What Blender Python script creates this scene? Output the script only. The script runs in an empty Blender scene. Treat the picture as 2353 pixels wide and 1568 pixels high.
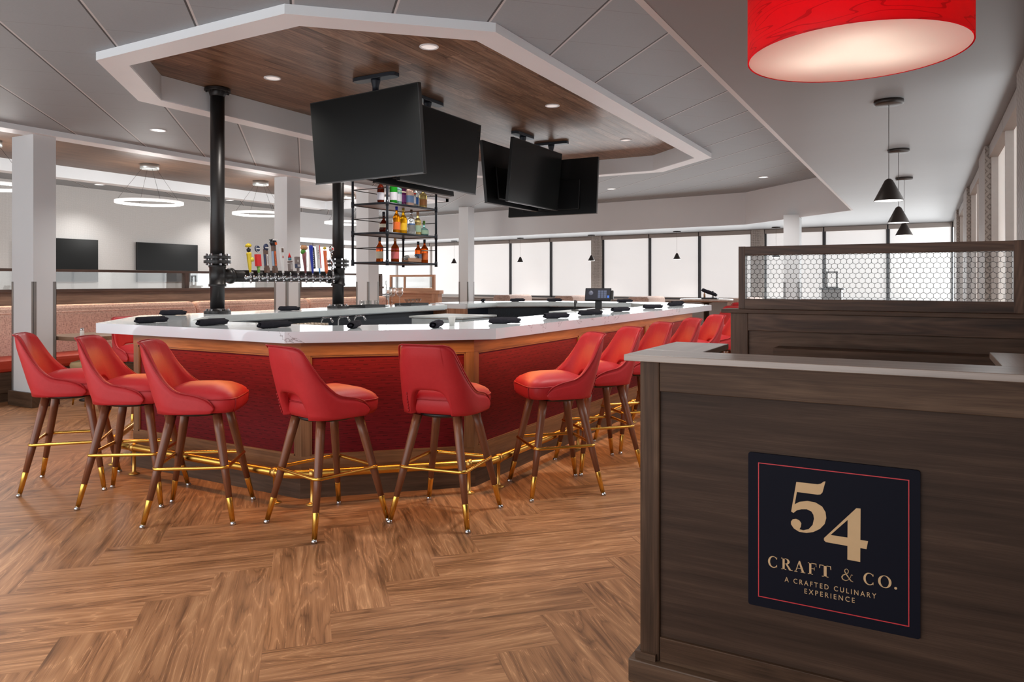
import bpy, math, random
from math import sin, cos, pi, radians, sqrt
from mathutils import Vector, Matrix
random.seed(7)
scn = bpy.context.scene
COL = scn.collection
H_CAM = 1.37

# ------------------------------------------------------------------ camera
cam = bpy.data.cameras.new('camera'); cam_o = bpy.data.objects.new('camera', cam); COL.objects.link(cam_o)
cam_o.location = (0, 0, H_CAM); cam_o.rotation_euler = (pi/2, 0, radians(29.3))
cam.sensor_width = 36; cam.lens = 1690/2353*36; cam.shift_y = -(784-648)/2353; cam.clip_start = .05
scn.camera = cam_o
vs = scn.view_settings
vs.view_transform = 'Standard'; vs.look = 'None'; vs.gamma = 1; vs.exposure = 0.0; vs.use_curve_mapping = False
scn.cycles.max_bounces = 8; scn.cycles.diffuse_bounces = 4; scn.cycles.glossy_bounces = 4
scn.cycles.transmission_bounces = 6; scn.cycles.transparent_max_bounces = 12
scn.cycles.caustics_reflective = False; scn.cycles.caustics_refractive = False
scn.cycles.sample_clamp_indirect = 4

# ------------------------------------------------------------------ materials
def srgb(r, g, b):
    f = lambda v: (v/255/12.92) if v/255 <= .04045 else ((v/255+.055)/1.055)**2.4
    return (f(r), f(g), f(b), 1)
class NT:
    def __init__(s, name):
        s.m = bpy.data.materials.new(name); s.m.use_nodes = True
        s.t = s.m.node_tree; s.t.nodes.clear()
        s.out = s.n('ShaderNodeOutputMaterial'); s.b = s.n('ShaderNodeBsdfPrincipled')
        s.l(s.b.outputs[0], s.out.inputs[0])
    def n(s, t, **k):
        x = s.t.nodes.new(t)
        for a, v in k.items(): setattr(x, a, v)
        return x
    def l(s, a, b): s.t.links.new(a, b)
    def val(s, sock, v):
        if hasattr(v, 'is_output'): s.l(v, sock)
        else: sock.default_value = v
    def math(s, op, a, b=0.0, c=None):
        x = s.n('ShaderNodeMath', operation=op); s.val(x.inputs[0], a); s.val(x.inputs[1], b)
        if c is not None: s.val(x.inputs[2], c)
        return x.outputs[0]
    def mix(s, f, a, b, mode='MIX'):
        x = s.n('ShaderNodeMix', data_type='RGBA', blend_type=mode)
        s.val(x.inputs[0], f); s.val(x.inputs[6], a); s.val(x.inputs[7], b); return x.outputs[2]
    def ramp(s, f, stops):
        x = s.n('ShaderNodeValToRGB'); e = x.color_ramp.elements
        while len(e) < len(stops): e.new(.5)
        for q, (p, c) in zip(e, stops): q.position = p; q.color = c
        s.l(f, x.inputs[0]); return x.outputs[0]
    def coord(s, kind='Object', scale=(1, 1, 1), rot=(0, 0, 0), loc=(0, 0, 0)):
        c = s.n('ShaderNodeTexCoord'); m = s.n('ShaderNodeMapping')
        m.inputs['Scale'].default_value = scale; m.inputs['Rotation'].default_value = rot; m.inputs['Location'].default_value = loc
        s.l(c.outputs[kind], m.inputs[0]); return m.outputs[0]
    def noise(s, v, scale, detail=3, rough=.5, dist=0.0):
        x = s.n('ShaderNodeTexNoise'); s.l(v, x.inputs['Vector'])
        x.inputs['Scale'].default_value = scale; x.inputs['Detail'].default_value = detail
        x.inputs['Roughness'].default_value = rough; x.inputs['Distortion'].default_value = dist
        return x.outputs['Fac']
    def bump(s, h, strength=.2, dist=.01):
        x = s.n('ShaderNodeBump'); x.inputs['Strength'].default_value = strength; x.inputs['Distance'].default_value = dist
        s.l(h, x.inputs['Height']); s.l(x.outputs[0], s.b.inputs['Normal'])
    def set(s, **k):
        for a, v in k.items(): s.val(s.b.inputs[a.replace('_', ' ')], v)
        return s.m
def G(v): return (v, v, v, 1)

def plain(name, col, rough=.5, metal=0.0, spec=.5, var=.06, nscale=30):
    t = NT(name); v = t.noise(t.coord(), nscale, 2)
    c = t.mix(v, tuple(x*(1-var) for x in col[:3])+(1,), tuple(min(1, x*(1+var)) for x in col[:3])+(1,))
    t.set(Base_Color=c, Roughness=rough, Metallic=metal); t.b.inputs['Specular IOR Level'].default_value = spec
    return t.m
def emit(name, col, s):
    t = NT(name); t.set(Base_Color=col, Roughness=.5, Emission_Color=col, Emission_Strength=s); return t.m
def wood(name, dark, mid, light, rough=.4, spec=.4, ring=.5, sc=1.0, attr=False, pores=0.0):
    t = NT(name)
    st = t.coord('UV', (1.1*sc, 30*sc, 1)); fine = t.coord('UV', (6*sc, 330*sc, 1)); broad = t.coord('UV', (.75*sc, 6*sc, 1)); blot = t.coord('UV', (1.3*sc, 11*sc, 1), loc=(7, 3, 0))
    n1 = t.noise(st, 1.0, 5, .6, .25); n2 = t.noise(fine, 1.0, 3, .6); n3 = t.noise(broad, 1.0, 2, .45); n4 = t.noise(blot, 1.0, 3, .55)
    # growth rings: bands of a slow noise field
    f = t.math('ADD', t.math('MULTIPLY', n3, 17.0), t.math('MULTIPLY', n2, .5))
    w = t.math('MULTIPLY', t.math('ABSOLUTE', t.math('SUBTRACT', t.math('FRACT', f), .5)), 2.0)
    d = lambda x, k: t.math('MULTIPLY', t.math('SUBTRACT', x, .5), k)
    mixv = t.math('ADD', t.math('ADD', d(n1, .72), d(n2, .36)), t.math('ADD', d(n4, .55), d(w, .10*ring)))
    mixv = t.math('ADD', mixv, .5)
    c = t.ramp(mixv, [(.24, dark), (.50, mid), (.76, light)])
    if pores:                                   # pale limed pores following the rings
        p = t.math('MULTIPLY', t.math('GREATER_THAN', w, .88), t.math('GREATER_THAN', n2, .50))
        keep = t.math('MULTIPLY', t.math('GREATER_THAN', n4, .42), pores)
        c = t.mix(t.math('MULTIPLY', p, keep), c, tuple(min(1, x*1.28) for x in light[:3])+(1,))
        q = t.math('MULTIPLY', t.math('LESS_THAN', w, .14), t.math('LESS_THAN', n4, .47))
        c = t.mix(t.math('MULTIPLY', q, pores*.7), c, dark)
    if attr:
        a = t.n('ShaderNodeAttribute', attribute_name='tone')
        c = t.mix(1.0, c, t.ramp(a.outputs['Fac'], [(0, G(attr[0])), (1, G(attr[1]))]), 'MULTIPLY')
    t.set(Base_Color=c, Roughness=rough); t.b.inputs['Specular IOR Level'].default_value = spec
    t.bump(mixv, .10, .004)
    return t.m
M = {}
M['floor'] = wood('floor_oak_plank', srgb(98, 66, 44), srgb(163, 115, 79), srgb(196, 147, 106), .42, .3, 1.0, 1.0, (.90, 1.10), .5)
M['panel'] = wood('grey_oak_veneer', srgb(44, 31, 23), srgb(63, 46, 36), srgb(84, 64, 51), .55, .2, .25)
M['panel_rail'] = wood('grey_oak_rail', srgb(48, 34, 24), srgb(78, 57, 43), srgb(106, 82, 64), .5, .2, .9)
M['dark_oak'] = wood('dark_oak_frame', srgb(50, 34, 25), srgb(84, 59, 45), srgb(116, 86, 67), .45, .3, 1.4)
M['part_oak'] = wood('partition_oak', srgb(58, 41, 31), srgb(90, 67, 53), srgb(118, 92, 75), .5, .25, .9)
M['ledge'] = wood('oak_ledge', srgb(118, 100, 88), srgb(146, 127, 114), srgb(166, 148, 136), .33, 1.0, .3)
M['walnut'] = wood('walnut_leg', srgb(86, 48, 32), srgb(126, 76, 52), srgb(160, 106, 76), .34, .5, .4, 1.5)
M['bar_oak'] = wood('bar_oak_trim', srgb(88, 58, 38), srgb(128, 90, 60), srgb(158, 116, 82), .4, .4, .6)
M['kick'] = wood('kick_oak', srgb(52, 38, 28), srgb(84, 63, 48), srgb(108, 84, 66), .45, .35, .5)
M['soffit_wood'] = wood('soffit_oak_plank', srgb(76, 53, 39), srgb(124, 93, 72), srgb(156, 124, 100), .38, .35, 1.0, 1.0, (.74, 1.22), .3)
M['band_wood'] = wood('band_oak', srgb(62, 44, 33), srgb(92, 69, 54), srgb(114, 88, 72), .45, .3, .2)
M['booth_oak'] = wood('booth_oak', srgb(72, 60, 54), srgb(102, 87, 79), srgb(126, 110, 101), .5, .3, .3)
M['table_oak'] = wood('table_oak', srgb(86, 62, 46), srgb(126, 96, 74), srgb(150, 118, 94), .4, .4, .4)
M['far_oak'] = wood('far_oak', srgb(128, 90, 66), srgb(172, 128, 100), srgb(200, 156, 126), .5, .3, .3)

def leather(name, col, dk):
    t = NT(name); v = t.coord('Object')
    a = t.noise(v, 55, 4, .6); b = t.noise(v, 7, 3, .55)
    c = t.mix(t.math('ADD', t.math('MULTIPLY', a, .5), t.math('MULTIPLY', b, .5)), dk, col)
    t.set(Base_Color=c, Roughness=.45); t.b.inputs['Specular IOR Level'].default_value = .3
    t.bump(a, .1, .003); return t.m
M['red_leather'] = leather('red_leather', srgb(200, 52, 56), srgb(172, 34, 40))
M['red_pipe'] = leather('red_leather_piping', srgb(176, 40, 44), srgb(146, 26, 32))
M['red_seat'] = leather('red_vinyl_seat', srgb(205, 74, 50), srgb(180, 56, 38))
M['tan_leather'] = leather('tan_leather', srgb(176, 150, 110), srgb(150, 124, 88))
M['brass'] = plain('brass', srgb(232, 186, 92), .27, 1.0, .5, .05)
M['brass_satin'] = plain('brass_satin', srgb(226, 182, 102), .34, 1.0, .5, .05)
M['chrome'] = plain('chrome', srgb(205, 206, 210), .12, 1.0, .5, .03)
M['steel'] = plain('brushed_steel', srgb(198, 203, 202), .36, .75, .5, .08, 12)
M['black_metal'] = plain('black_metal', srgb(34, 32, 32), .42, 0.0, .5, .1)
M['dark_pipe'] = plain('dark_iron_pipe', srgb(42, 40, 40), .38, .3, .5, .12, 8)
M['blue_black'] = plain('blue_black_steel', srgb(30, 36, 46), .4, .2)
M['bronze'] = plain('bronze_shade', srgb(48, 40, 36), .42, .3)
M['tv_black'] = plain('tv_shell_black', srgb(16, 16, 17), .38, 0, .4, .05)
M['tv_screen'] = plain('tv_screen', srgb(26, 27, 27), .22, 0, .12, .02)
M['tv_edge'] = plain('tv_edge_grey', srgb(74, 72, 72), .3, .6)
M['white_paint'] = plain('white_paint', srgb(210, 212, 214), .6, 0, .3, .02, 4)
M['trim_white'] = plain('trim_white', srgb(232, 236, 240), .5, 0, .3, .02, 4)
M['grey_paint'] = plain('grey_paint', srgb(158, 152, 148), .62, 0, .3, .03, 3)
M['low_ceiling'] = plain('grey_satin_ceiling', srgb(130, 132, 134), .45, 0, .4, .03, 3)
M['fascia'] = plain('fascia_grey', srgb(216, 217, 219), .6, 0, .3, .02, 3)
M['guard'] = plain('grey_corner_guard', srgb(128, 126, 124), .4, .3)
M['navy_sign'] = plain('navy_sign_board', srgb(15, 16, 28), .6, 0, .12, .04)
M['sign_red'] = plain('sign_red_line', srgb(196, 48, 56), .5)
M['sign_gold'] = plain('sign_gold_ink', srgb(204, 168, 124), .5)
M['napkin'] = plain('black_napkin_cloth', srgb(42, 41, 47), .9, 0, .1, .2, 60)
M['frame_black'] = plain('window_frame_dark', srgb(44, 45, 50), .4)
M['frame_white'] = plain('window_frame_light', srgb(190, 184, 180), .5)
M['tray'] = plain('black_tray', srgb(24, 24, 26), .5)
M['plastic_white'] = plain('white_plastic', srgb(225, 222, 216), .4)
M['valance'] = plain('blind_valance', srgb(160, 153, 148), .55, 0, .3, .02)
M['lens'] = emit('downlight_lens', (1, .97, .93, 1), 2.6)
M['lens_dim'] = emit('downlight_lens_soft', (1, .95, .92, 1), .42)
M['ring_glow'] = emit('ring_lamp_glow', (.62, .61, .60, 1), 1.35)
M['pendant_glow'] = emit('pendant_glow', (1, .98, .95, 1), 2.2)
M['bulb'] = emit('lamp_bulb', (1, .94, .86, 1), 2)
M['blind'] = emit('backlit_roller_blind', (.87, .872, .87, 1), .50)
M['blind_side'] = emit('side_roller_blind', (.84, .80, .75, 1), .36)

def navy():
    t = NT('navy_speckle'); n = t.noise(t.coord(), 260, 2)
    t.set(Base_Color=t.ramp(n, [(.45, srgb(20, 30, 42)), (.72, srgb(56, 76, 94))]), Roughness=.4); return t.m
M['navy'] = navy()
def quartz():
    t = NT('white_quartz'); v = t.coord('Object', (1, 1, 2.2))
    n = t.noise(v, 2.1, 5, .6, .8); k = t.math('ABSOLUTE', t.math('SUBTRACT', n, .5))
    mask = t.noise(v, 1.3, 2); f = t.math('MULTIPLY', t.math('LESS_THAN', k, .0045), t.math('GREATER_THAN', mask, .54))
    t.set(Base_Color=t.mix(t.math('MULTIPLY', f, .6), srgb(230, 238, 243), srgb(120, 116, 116)), Roughness=.07)
    t.b.inputs['Specular IOR Level'].default_value = .75
    return t.m
M['quartz'] = quartz()
def red_fabric():
    t = NT('red_wallcovering')
    a = t.noise(t.coord('UV', (6, 150, 1)), 1.0, 3, .6)
    b = t.n('ShaderNodeTexBrick'); b.offset = .5
    t.l(t.coord('UV', (1, 1, 1)), b.inputs['Vector'])
    for k, v in (('Scale', 1.0), ('Mortar Size', .0035), ('Brick Width', .085), ('Row Height', .033), ('Mortar Smooth', 0.0)): b.inputs[k].default_value = v
    uv = t.n('ShaderNodeSeparateXYZ'); t.l(t.coord('UV'), uv.inputs[0])
    row = t.math('DIVIDE', uv.outputs[1], .026)
    fr = t.math('FRACT', row); ri = t.math('FLOOR', row)
    u = t.math('ADD', t.math('DIVIDE', uv.outputs[0], .075), t.math('MULTIPLY', ri, .37))
    dash = t.math('MULTIPLY', t.math('LESS_THAN', fr, .17), t.math('LESS_THAN', t.math('FRACT', u), .42))
    keep = t.math('GREATER_THAN', t.noise(t.coord('UV', (5, 16, 1)), 2.2, 2), .44)
    dash = t.math('MULTIPLY', dash, keep)
    c = t.ramp(a, [(.3, srgb(86, 10, 18)), (.7, srgb(120, 20, 30))])
    t.set(Base_Color=t.mix(t.math('MULTIPLY', dash, .65), c, srgb(44, 5, 9)), Roughness=.6); t.b.inputs['Specular IOR Level'].default_value = .2; return t.m
M['red_fabric'] = red_fabric()
def tweed(name, light, dark):
    t = NT(name)
    a = t.noise(t.coord('Object', (120, 26, 26)), 1.0, 2); b = t.noise(t.coord('Object', (30, 30, 170)), 1.0, 2); c = t.noise(t.coord('Object', (30, 170, 30)), 1.0, 2)
    f = t.math('ADD', t.math('MULTIPLY', b, .5), t.math('MULTIPLY', c, .5))
    t.set(Base_Color=t.ramp(f, [(.36, dark), (.52, light)]), Roughness=.85); t.bump(f, .3, .004); return t.m
M['tweed'] = tweed('peach_tweed', srgb(240, 204, 186), srgb(186, 138, 122))
M['far_tweed'] = tweed('taupe_tweed', srgb(190, 164, 152), srgb(150, 124, 114))
def wallpaper(name, base, dot, sc):
    t = NT(name); v = t.n('ShaderNodeTexVoronoi', feature='F1'); v.inputs['Randomness'].default_value = .2
    t.l(t.coord('Object', (sc, sc, sc)), v.inputs['Vector']); v.inputs['Scale'].default_value = 1
    t.set(Base_Color=t.ramp(v.outputs['Distance'], [(.28, dot), (.5, base)]), Roughness=.6); return t.m
M['dot_wall'] = wallpaper('dotted_wallpaper', srgb(196, 194, 192), srgb(182, 180, 178), 55)
M['dot_pilaster'] = wallpaper('dotted_pilaster', srgb(172, 166, 160), srgb(136, 130, 125), 28)
def diamond():
    t = NT('diamond_wallpaper'); s = t.n('ShaderNodeSeparateXYZ'); t.l(t.coord('Object'), s.inputs[0])
    h = t.math('ADD', s.outputs[1], s.outputs[0]); z = s.outputs[2]
    def tri(x): return t.math('ABSOLUTE', t.math('SUBTRACT', t.math('FRACT', x), .5))
    p = t.math('ADD', tri(t.math('DIVIDE', h, .07)), tri(t.math('DIVIDE', z, .08)))
    f = t.math('LESS_THAN', t.math('ABSOLUTE', t.math('SUBTRACT', t.math('FRACT', t.math('MULTIPLY', p, 2.0)), .5)), .17)
    t.set(Base_Color=t.mix(f, srgb(160, 150, 142), srgb(124, 114, 107)), Roughness=.6); return t.m
M['diamond'] = diamond()
def tiles():
    t = NT('acoustic_tile'); s = t.n('ShaderNodeSeparateXYZ'); t.l(t.coord('Object'), s.inputs[0])
    u = t.math('MULTIPLY', t.math('ADD', s.outputs[0], s.outputs[1]), .70711); v = t.math('MULTIPLY', t.math('SUBTRACT', s.outputs[1], s.outputs[0]), .70711)
    fu = t.math('FRACT', t.math('DIVIDE', t.math('ADD', u, .695), .605)); fv = t.math('FRACT', t.math('DIVIDE', t.math('ADD', v, -6.02), .61))
    lu = t.math('LESS_THAN', fu, .022); hu = t.math('MULTIPLY', t.math('GREATER_THAN', fu, .022), t.math('LESS_THAN', fu, .045)); lv = t.math('LESS_THAN', fv, .010)
    n = t.noise(t.coord('Object'), 90, 2); w = t.noise(t.coord('Object', (1, 1, 1), (0, 0, pi/4)), 3, 2)
    base = t.mix(n, srgb(151, 160, 166), srgb(161, 170, 176)); base = t.mix(t.math('MULTIPLY', w, .3), base, srgb(143, 152, 158))
    c = t.mix(t.math('MULTIPLY', lv, .55), base, srgb(130, 128, 128)); c = t.mix(t.math('MULTIPLY', hu, .55), c, srgb(228, 226, 224)); c = t.mix(t.math('MULTIPLY', lu, .9), c, srgb(58, 57, 57))
    t.set(Base_Color=c, Roughness=.6); t.b.inputs['Specular IOR Level'].default_value = .3; return t.m
M['tile'] = tiles()
def thin_glass(name, tint=(1, 1, 1, 1), refl=.09, rough=.02):
    t = NT(name); t.t.nodes.remove(t.b)
    a = t.n('ShaderNodeBsdfTransparent'); a.inputs[0].default_value = tint
    g = t.n('ShaderNodeBsdfGlossy'); g.inputs['Roughness'].default_value = rough
    lw = t.n('ShaderNodeLayerWeight'); lw.inputs[0].default_value = .35
    f = t.math('ADD', t.math('MULTIPLY', lw.outputs['Facing'], .35), refl)
    x = t.n('ShaderNodeMixShader'); t.l(f, x.inputs[0]); t.l(a.outputs[0], x.inputs[1]); t.l(g.outputs[0], x.inputs[2])
    t.l(x.outputs[0], t.out.inputs[0]); return t.m
M['glass'] = thin_glass('clear_glass', (.97, .98, .98, 1), .03)
M['pane'] = thin_glass('partition_pane', (.93, .95, .95, 1), .06)
def bottle_glass(name, col, trans=.55):
    t = NT(name); t.set(Base_Color=col, Roughness=.06, Transmission_Weight=trans, IOR=1.2)
    t.b.inputs['Specular IOR Level'].default_value = .6; return t.m
for k, c, tr in (('amber', srgb(232, 140, 20), .5), ('whiskey', srgb(206, 84, 22), .5), ('dark_rum', srgb(96, 30, 16), .35), ('green', srgb(46, 172, 52), .5), ('aqua', srgb(150, 206, 200), .6), ('clear', srgb(222, 224, 222), .7), ('plum', srgb(84, 26, 74), .3), ('pink', srgb(238, 200, 184), .6), ('straw', srgb(226, 200, 130), .6), ('gold', srgb(238, 172, 26), .5)):
    M['b_'+k] = bottle_glass('bottle_glass_'+k, c, tr)
def colour(name, *rgb, rough=.4, metal=0): 
    k = 'c_'+name
    if k not in M: M[k] = plain('paint_'+name, srgb(*rgb), rough, metal)
    return M[k]
def red_shade():
    t = NT('red_veneer_shade')
    n = t.noise(t.coord('Object', (2.2, 2.2, 17)), 1.0, 2, .45, .2)
    w = t.math('ABSOLUTE', t.math('SUBTRACT', t.math('FRACT', t.math('MULTIPLY', n, 9.0)), .5))
    c = t.mix(t.math('LESS_THAN', w, .055), srgb(236, 24, 38), srgb(206, 12, 26))
    t.set(Base_Color=c, Roughness=.4)
    tr = t.n('ShaderNodeBsdfTranslucent'); t.l(c, tr.inputs[0])
    x = t.n('ShaderNodeMixShader'); x.inputs[0].default_value = .5
    t.l(t.b.outputs[0], x.inputs[1]); t.l(tr.outputs[0], x.inputs[2]); t.l(x.outputs[0], t.out.inputs[0]); return t.m
M['red_shade'] = red_shade()
def diffuser():
    t = NT('lamp_diffuser'); t.set(Base_Color=srgb(240, 232, 222), Roughness=.35)
    tr = t.n('ShaderNodeBsdfTranslucent'); tr.inputs[0].default_value = srgb(250, 240, 228)
    x = t.n('ShaderNodeMixShader'); x.inputs[0].default_value = .36
    t.l(t.b.outputs[0], x.inputs[1]); t.l(tr.outputs[0], x.inputs[2]); t.l(x.outputs[0], t.out.inputs[0]); return t.m
M['diffuser'] = diffuser()

# ------------------------------------------------------------------ mesh builder
class MB:
    def __init__(s): s.v = []; s.f = []; s.uv = []; s.tone = []; s.sm = []
    def add(s, vs, fs, uvs=None, smooth=False, tone=.5):
        o = len(s.v); s.v += [tuple(p) for p in vs]
        for i, f in enumerate(fs):
            s.f.append([o+k for k in f]); s.sm.append(smooth); s.tone.append(tone)
            s.uv.append(uvs[i] if uvs else [(vs[k][0]+vs[k][2]*.3, vs[k][1]+vs[k][2]) for k in f])
        return s
    def box(s, x0, x1, y0, y1, z0, z1, grain=None, M4=None):
        vs = [(x, y, z) for x in (x0, x1) for y in (y0, y1) for z in (z0, z1)]
        fs = [(0, 1, 3, 2), (4, 6, 7, 5), (0, 4, 5, 1), (2, 3, 7, 6), (0, 2, 6, 4), (1, 5, 7, 3)]
        d = (abs(x1-x0), abs(y1-y0), abs(z1-z0)); g = grain if grain is not None else max(range(3), key=lambda i: d[i])
        ou, ov = random.random()*9, random.random()*9
        oth = [i for i in range(3) if i != g]; uvs = []
        for f in fs:
            uvs.append([(vs[k][g]+ou, vs[k][oth[0]]+vs[k][oth[1]]+ov) for k in f])
        if M4 is not None: vs = [tuple(M4 @ Vector(p)) for p in vs]
        return s.add(vs, fs, uvs)
    def lathe(s, prof, n=24, c=(0, 0, 0), M4=None, cap=True, smooth=True, sx=1, sy=1, pw=1.0):
        """prof: list of (r, z)"""
        vs = []; fs = []; uvs = []
        def sg(v): return (abs(v)**pw)*(1 if v >= 0 else -1)
        for r, z in prof:
            for k in range(n):
                a = 2*pi*k/n; vs.append((c[0]+sg(cos(a))*r*sx, c[1]+sg(sin(a))*r*sy, c[2]+z))
        for i in range(len(prof)-1):
            for k in range(n):
                k2 = (k+1) % n; fs.append((i*n+k, i*n+k2, (i+1)*n+k2, (i+1)*n+k))
                L = 6.28*max(prof[i][0], .001)
                uvs.append([(prof[i][1], L*k/n), (prof[i][1], L*(k+1)/n), (prof[i+1][1], L*(k+1)/n), (prof[i+1][1], L*k/n)])
        if cap:
            for i, rev in ((0, True), (len(prof)-1, False)):
                if prof[i][0] > 1e-5:
                    f = [i*n+k for k in range(n)]; f = f[::-1] if rev else f
                    fs.append(f); uvs.append([(vs[k][0], vs[k][1]) for k in f])
        if M4 is not None: vs = [tuple(M4 @ Vector(p)) for p in vs]
        return s.add(vs, fs, uvs, smooth)
    def tube(s, pts, r, n=10, closed=False, cap=True, smooth=True):
        pts = [Vector(p) for p in pts]; m = len(pts); rs = r if isinstance(r, (list, tuple)) else [r]*m
        tang = []
        for i in range(m):
            if closed: t = (pts[(i+1) % m]-pts[i]).normalized()+(pts[i]-pts[i-1]).normalized()
            else:
                t = Vector((0, 0, 0))
                if i < m-1: t += (pts[i+1]-pts[i]).normalized()
                if i > 0: t += (pts[i]-pts[i-1]).normalized()
            tang.append(t.normalized() if t.length > 1e-9 else Vector((0, 0, 1)))
        up = Vector((0, 0, 1)) if abs(tang[0].z) < .9 else Vector((1, 0, 0))
        vs = []; fs = []; uvs = []; dist = 0; ds = []
        for i in range(m):
            a = tang[i].cross(up)
            if a.length < 1e-6: a = tang[i].cross(Vector((0, 1, 0)))
            a.normalize(); b = a.cross(tang[i]).normalized(); up = b
            sc = 1.0
            if 0 < i < m-1 or closed:
                d1 = (pts[i]-pts[i-1]).normalized(); sc = 1/max(.5, sqrt(max(.01, (1+d1.dot((pts[(i+1) % m]-pts[i]).normalized()))/2)))
            for k in range(n):
                an = 2*pi*k/n; vs.append(tuple(pts[i]+(a*cos(an)*sc+b*sin(an))*rs[i]))
            if i: dist += (pts[i]-pts[i-1]).length
            ds.append(dist)
        for i in range(m if closed else m-1):
            j = (i+1) % m
            for k in range(n):
                k2 = (k+1) % n; fs.append((i*n+k, i*n+k2, j*n+k2, j*n+k))
                uvs.append([(ds[i], k/n*.12), (ds[i], (k+1)/n*.12), (ds[j], (k+1)/n*.12), (ds[j], k/n*.12)])
        if cap and not closed:
            fs.append([k for k in range(n)][::-1]); uvs.append([(0, 0)]*n); fs.append([(m-1)*n+k for k in range(n)]); uvs.append([(0, 0)]*n)
        return s.add(vs, fs, uvs, smooth)
    def prism(s, poly, z0, z1):
        n = len(poly); vs = [(x, y, z0) for x, y in poly]+[(x, y, z1) for x, y in poly]
        fs = [list(range(n))[::-1], list(range(n, 2*n))]+[(k, (k+1) % n, n+(k+1) % n, n+k) for k in range(n)]
        return s.add(vs, fs)
    def grid(s, rows, smooth=True, closeu=False):
        m = len(rows); n = len(rows[0]); vs = [p for r in rows for p in r]; fs = []
        for i in range(m-1):
            for k in range(n if closeu else n-1): fs.append((i*n+k, i*n+(k+1) % n, (i+1)*n+(k+1) % n, (i+1)*n+k))
        return s.add(vs, fs, None, smooth)
    def build(s, name, mat, parent=None, shift=None, bevel=0, M4=None, recalc=True):
        vs = s.v
        if shift is not None: vs = [(p[0]-shift[0], p[1]-shift[1], p[2]-shift[2]) for p in vs]
        if M4 is not None: vs = [tuple(M4 @ Vector(p)) for p in vs]
        me = bpy.data.meshes.new(name); me.from_pydata(vs, [], s.f)
        uvl = me.uv_layers.new(name='UVMap'); i = 0
        flat = [c for f in s.uv for q in f for c in q]; uvl.data.foreach_set('uv', flat)
        ta = me.attributes.new('tone', 'FLOAT', 'FACE'); ta.data.foreach_set('value', s.tone)
        me.polygons.foreach_set('use_smooth', s.sm)
        if recalc:
            import bmesh
            bm = bmesh.new(); bm.from_mesh(me); bmesh.ops.recalc_face_normals(bm, faces=bm.faces[:]); bm.to_mesh(me); bm.free()
        me.materials.append(mat)
        o = bpy.data.objects.new(name, me); COL.objects.link(o)
        if parent: o.parent = parent
        if bevel:
            b = o.modifiers.new('bevel', 'BEVEL'); b.width = bevel; b.segments = 2; b.limit_method = 'ANGLE'; b.angle_limit = radians(50)
        return o
def tag(o, label=None, cat=None, group=None, kind=None):
    if label: o['label'] = label
    if cat: o['category'] = cat
    if group: o['group'] = group
    if kind: o['kind'] = kind
    return o
def thing(name, label, cat, loc=(0, 0, 0), rz=0, group=None):
    o = bpy.data.objects.new(name, None); COL.objects.link(o); o.location = loc; o.rotation_euler = (0, 0, rz)
    o.empty_display_size = .1
    return tag(o, label, cat, group)
def struct(name, mb, mat, parent=None, **k):
    o = mb.build(name, mat, parent, **k)
    if not parent: o['kind'] = 'structure'
    return o
def dup(root, loc, rz, label=None, group=None):
    r = root.copy(); COL.objects.link(r); r.location = loc; r.rotation_euler = (0, 0, rz)
    if label: r['label'] = label
    if group: r['group'] = group
    for ch in list(root.children):
        c = ch.copy(); COL.objects.link(c); c.parent = r
        for g in list(ch.children):
            d = g.copy(); COL.objects.link(d); d.parent = c
    return r
def light(name, kind, loc, energy, col=(1, 1, 1), rot=(0, 0, 0), **k):
    l = bpy.data.lights.new(name, kind); l.energy = energy; l.color = col
    for a, v in k.items(): setattr(l, a, v)
    o = bpy.data.objects.new(name, l); COL.objects.link(o); o.location = loc; o.rotation_euler = rot; return o
def offset(path, d, closed=True):
    """offset a polyline to its left by d with mitred joints"""
    n = len(path); out = []
    def nrm(a, b):
        dx, dy = b[0]-a[0], b[1]-a[1]; L = math.hypot(dx, dy); return (-dy/L, dx/L)
    for i in range(n):
        if closed or 0 < i < n-1:
            n1 = nrm(path[i-1], path[i]); n2 = nrm(path[i], path[(i+1) % n])
            k = d/(1+n1[0]*n2[0]+n1[1]*n2[1]); out.append((path[i][0]+(n1[0]+n2[0])*k, path[i][1]+(n1[1]+n2[1])*k))
        else:
            m = nrm(path[0], path[1]) if i == 0 else nrm(path[-2], path[-1]); out.append((path[i][0]+m[0]*d, path[i][1]+m[1]*d))
    return out
def strip(path, d0, d1, z0, z1, closed=True):
    """solid band between two offsets of a path"""
    a = offset(path, d0, closed); b = offset(path, d1, closed); mb = MB(); n = len(path)
    for i in range(n if closed else n-1):
        j = (i+1) % n; q = [a[i], a[j], b[j], b[i]]
        vs = [(x, y, z0) for x, y in q]+[(x, y, z1) for x, y in q]
        fs = [(3, 2, 1, 0), (4, 5, 6, 7), (0, 1, 5, 4), (2, 3, 7, 6)]
        L = math.hypot(a[j][0]-a[i][0], a[j][1]-a[i][1]); o = random.random()*9; w = abs(d1-d0); h = z1-z0
        uv = [[(o, 0), (o+L, 0), (o+L, w), (o, w)]]*2+[[(o, 0), (o+L, 0), (o+L, h), (o, h)]]*2
        if not closed and i == 0: fs.append((0, 4, 7, 3)); uv = uv+[[(0, 0), (0, h), (w, h), (w, 0)]]
        if not closed and i == n-2: fs.append((1, 2, 6, 5)); uv = uv+[[(0, 0), (0, h), (w, h), (w, 0)]]
        mb.add(vs, fs, uv)
    # weld shared corners
    return mb
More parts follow.
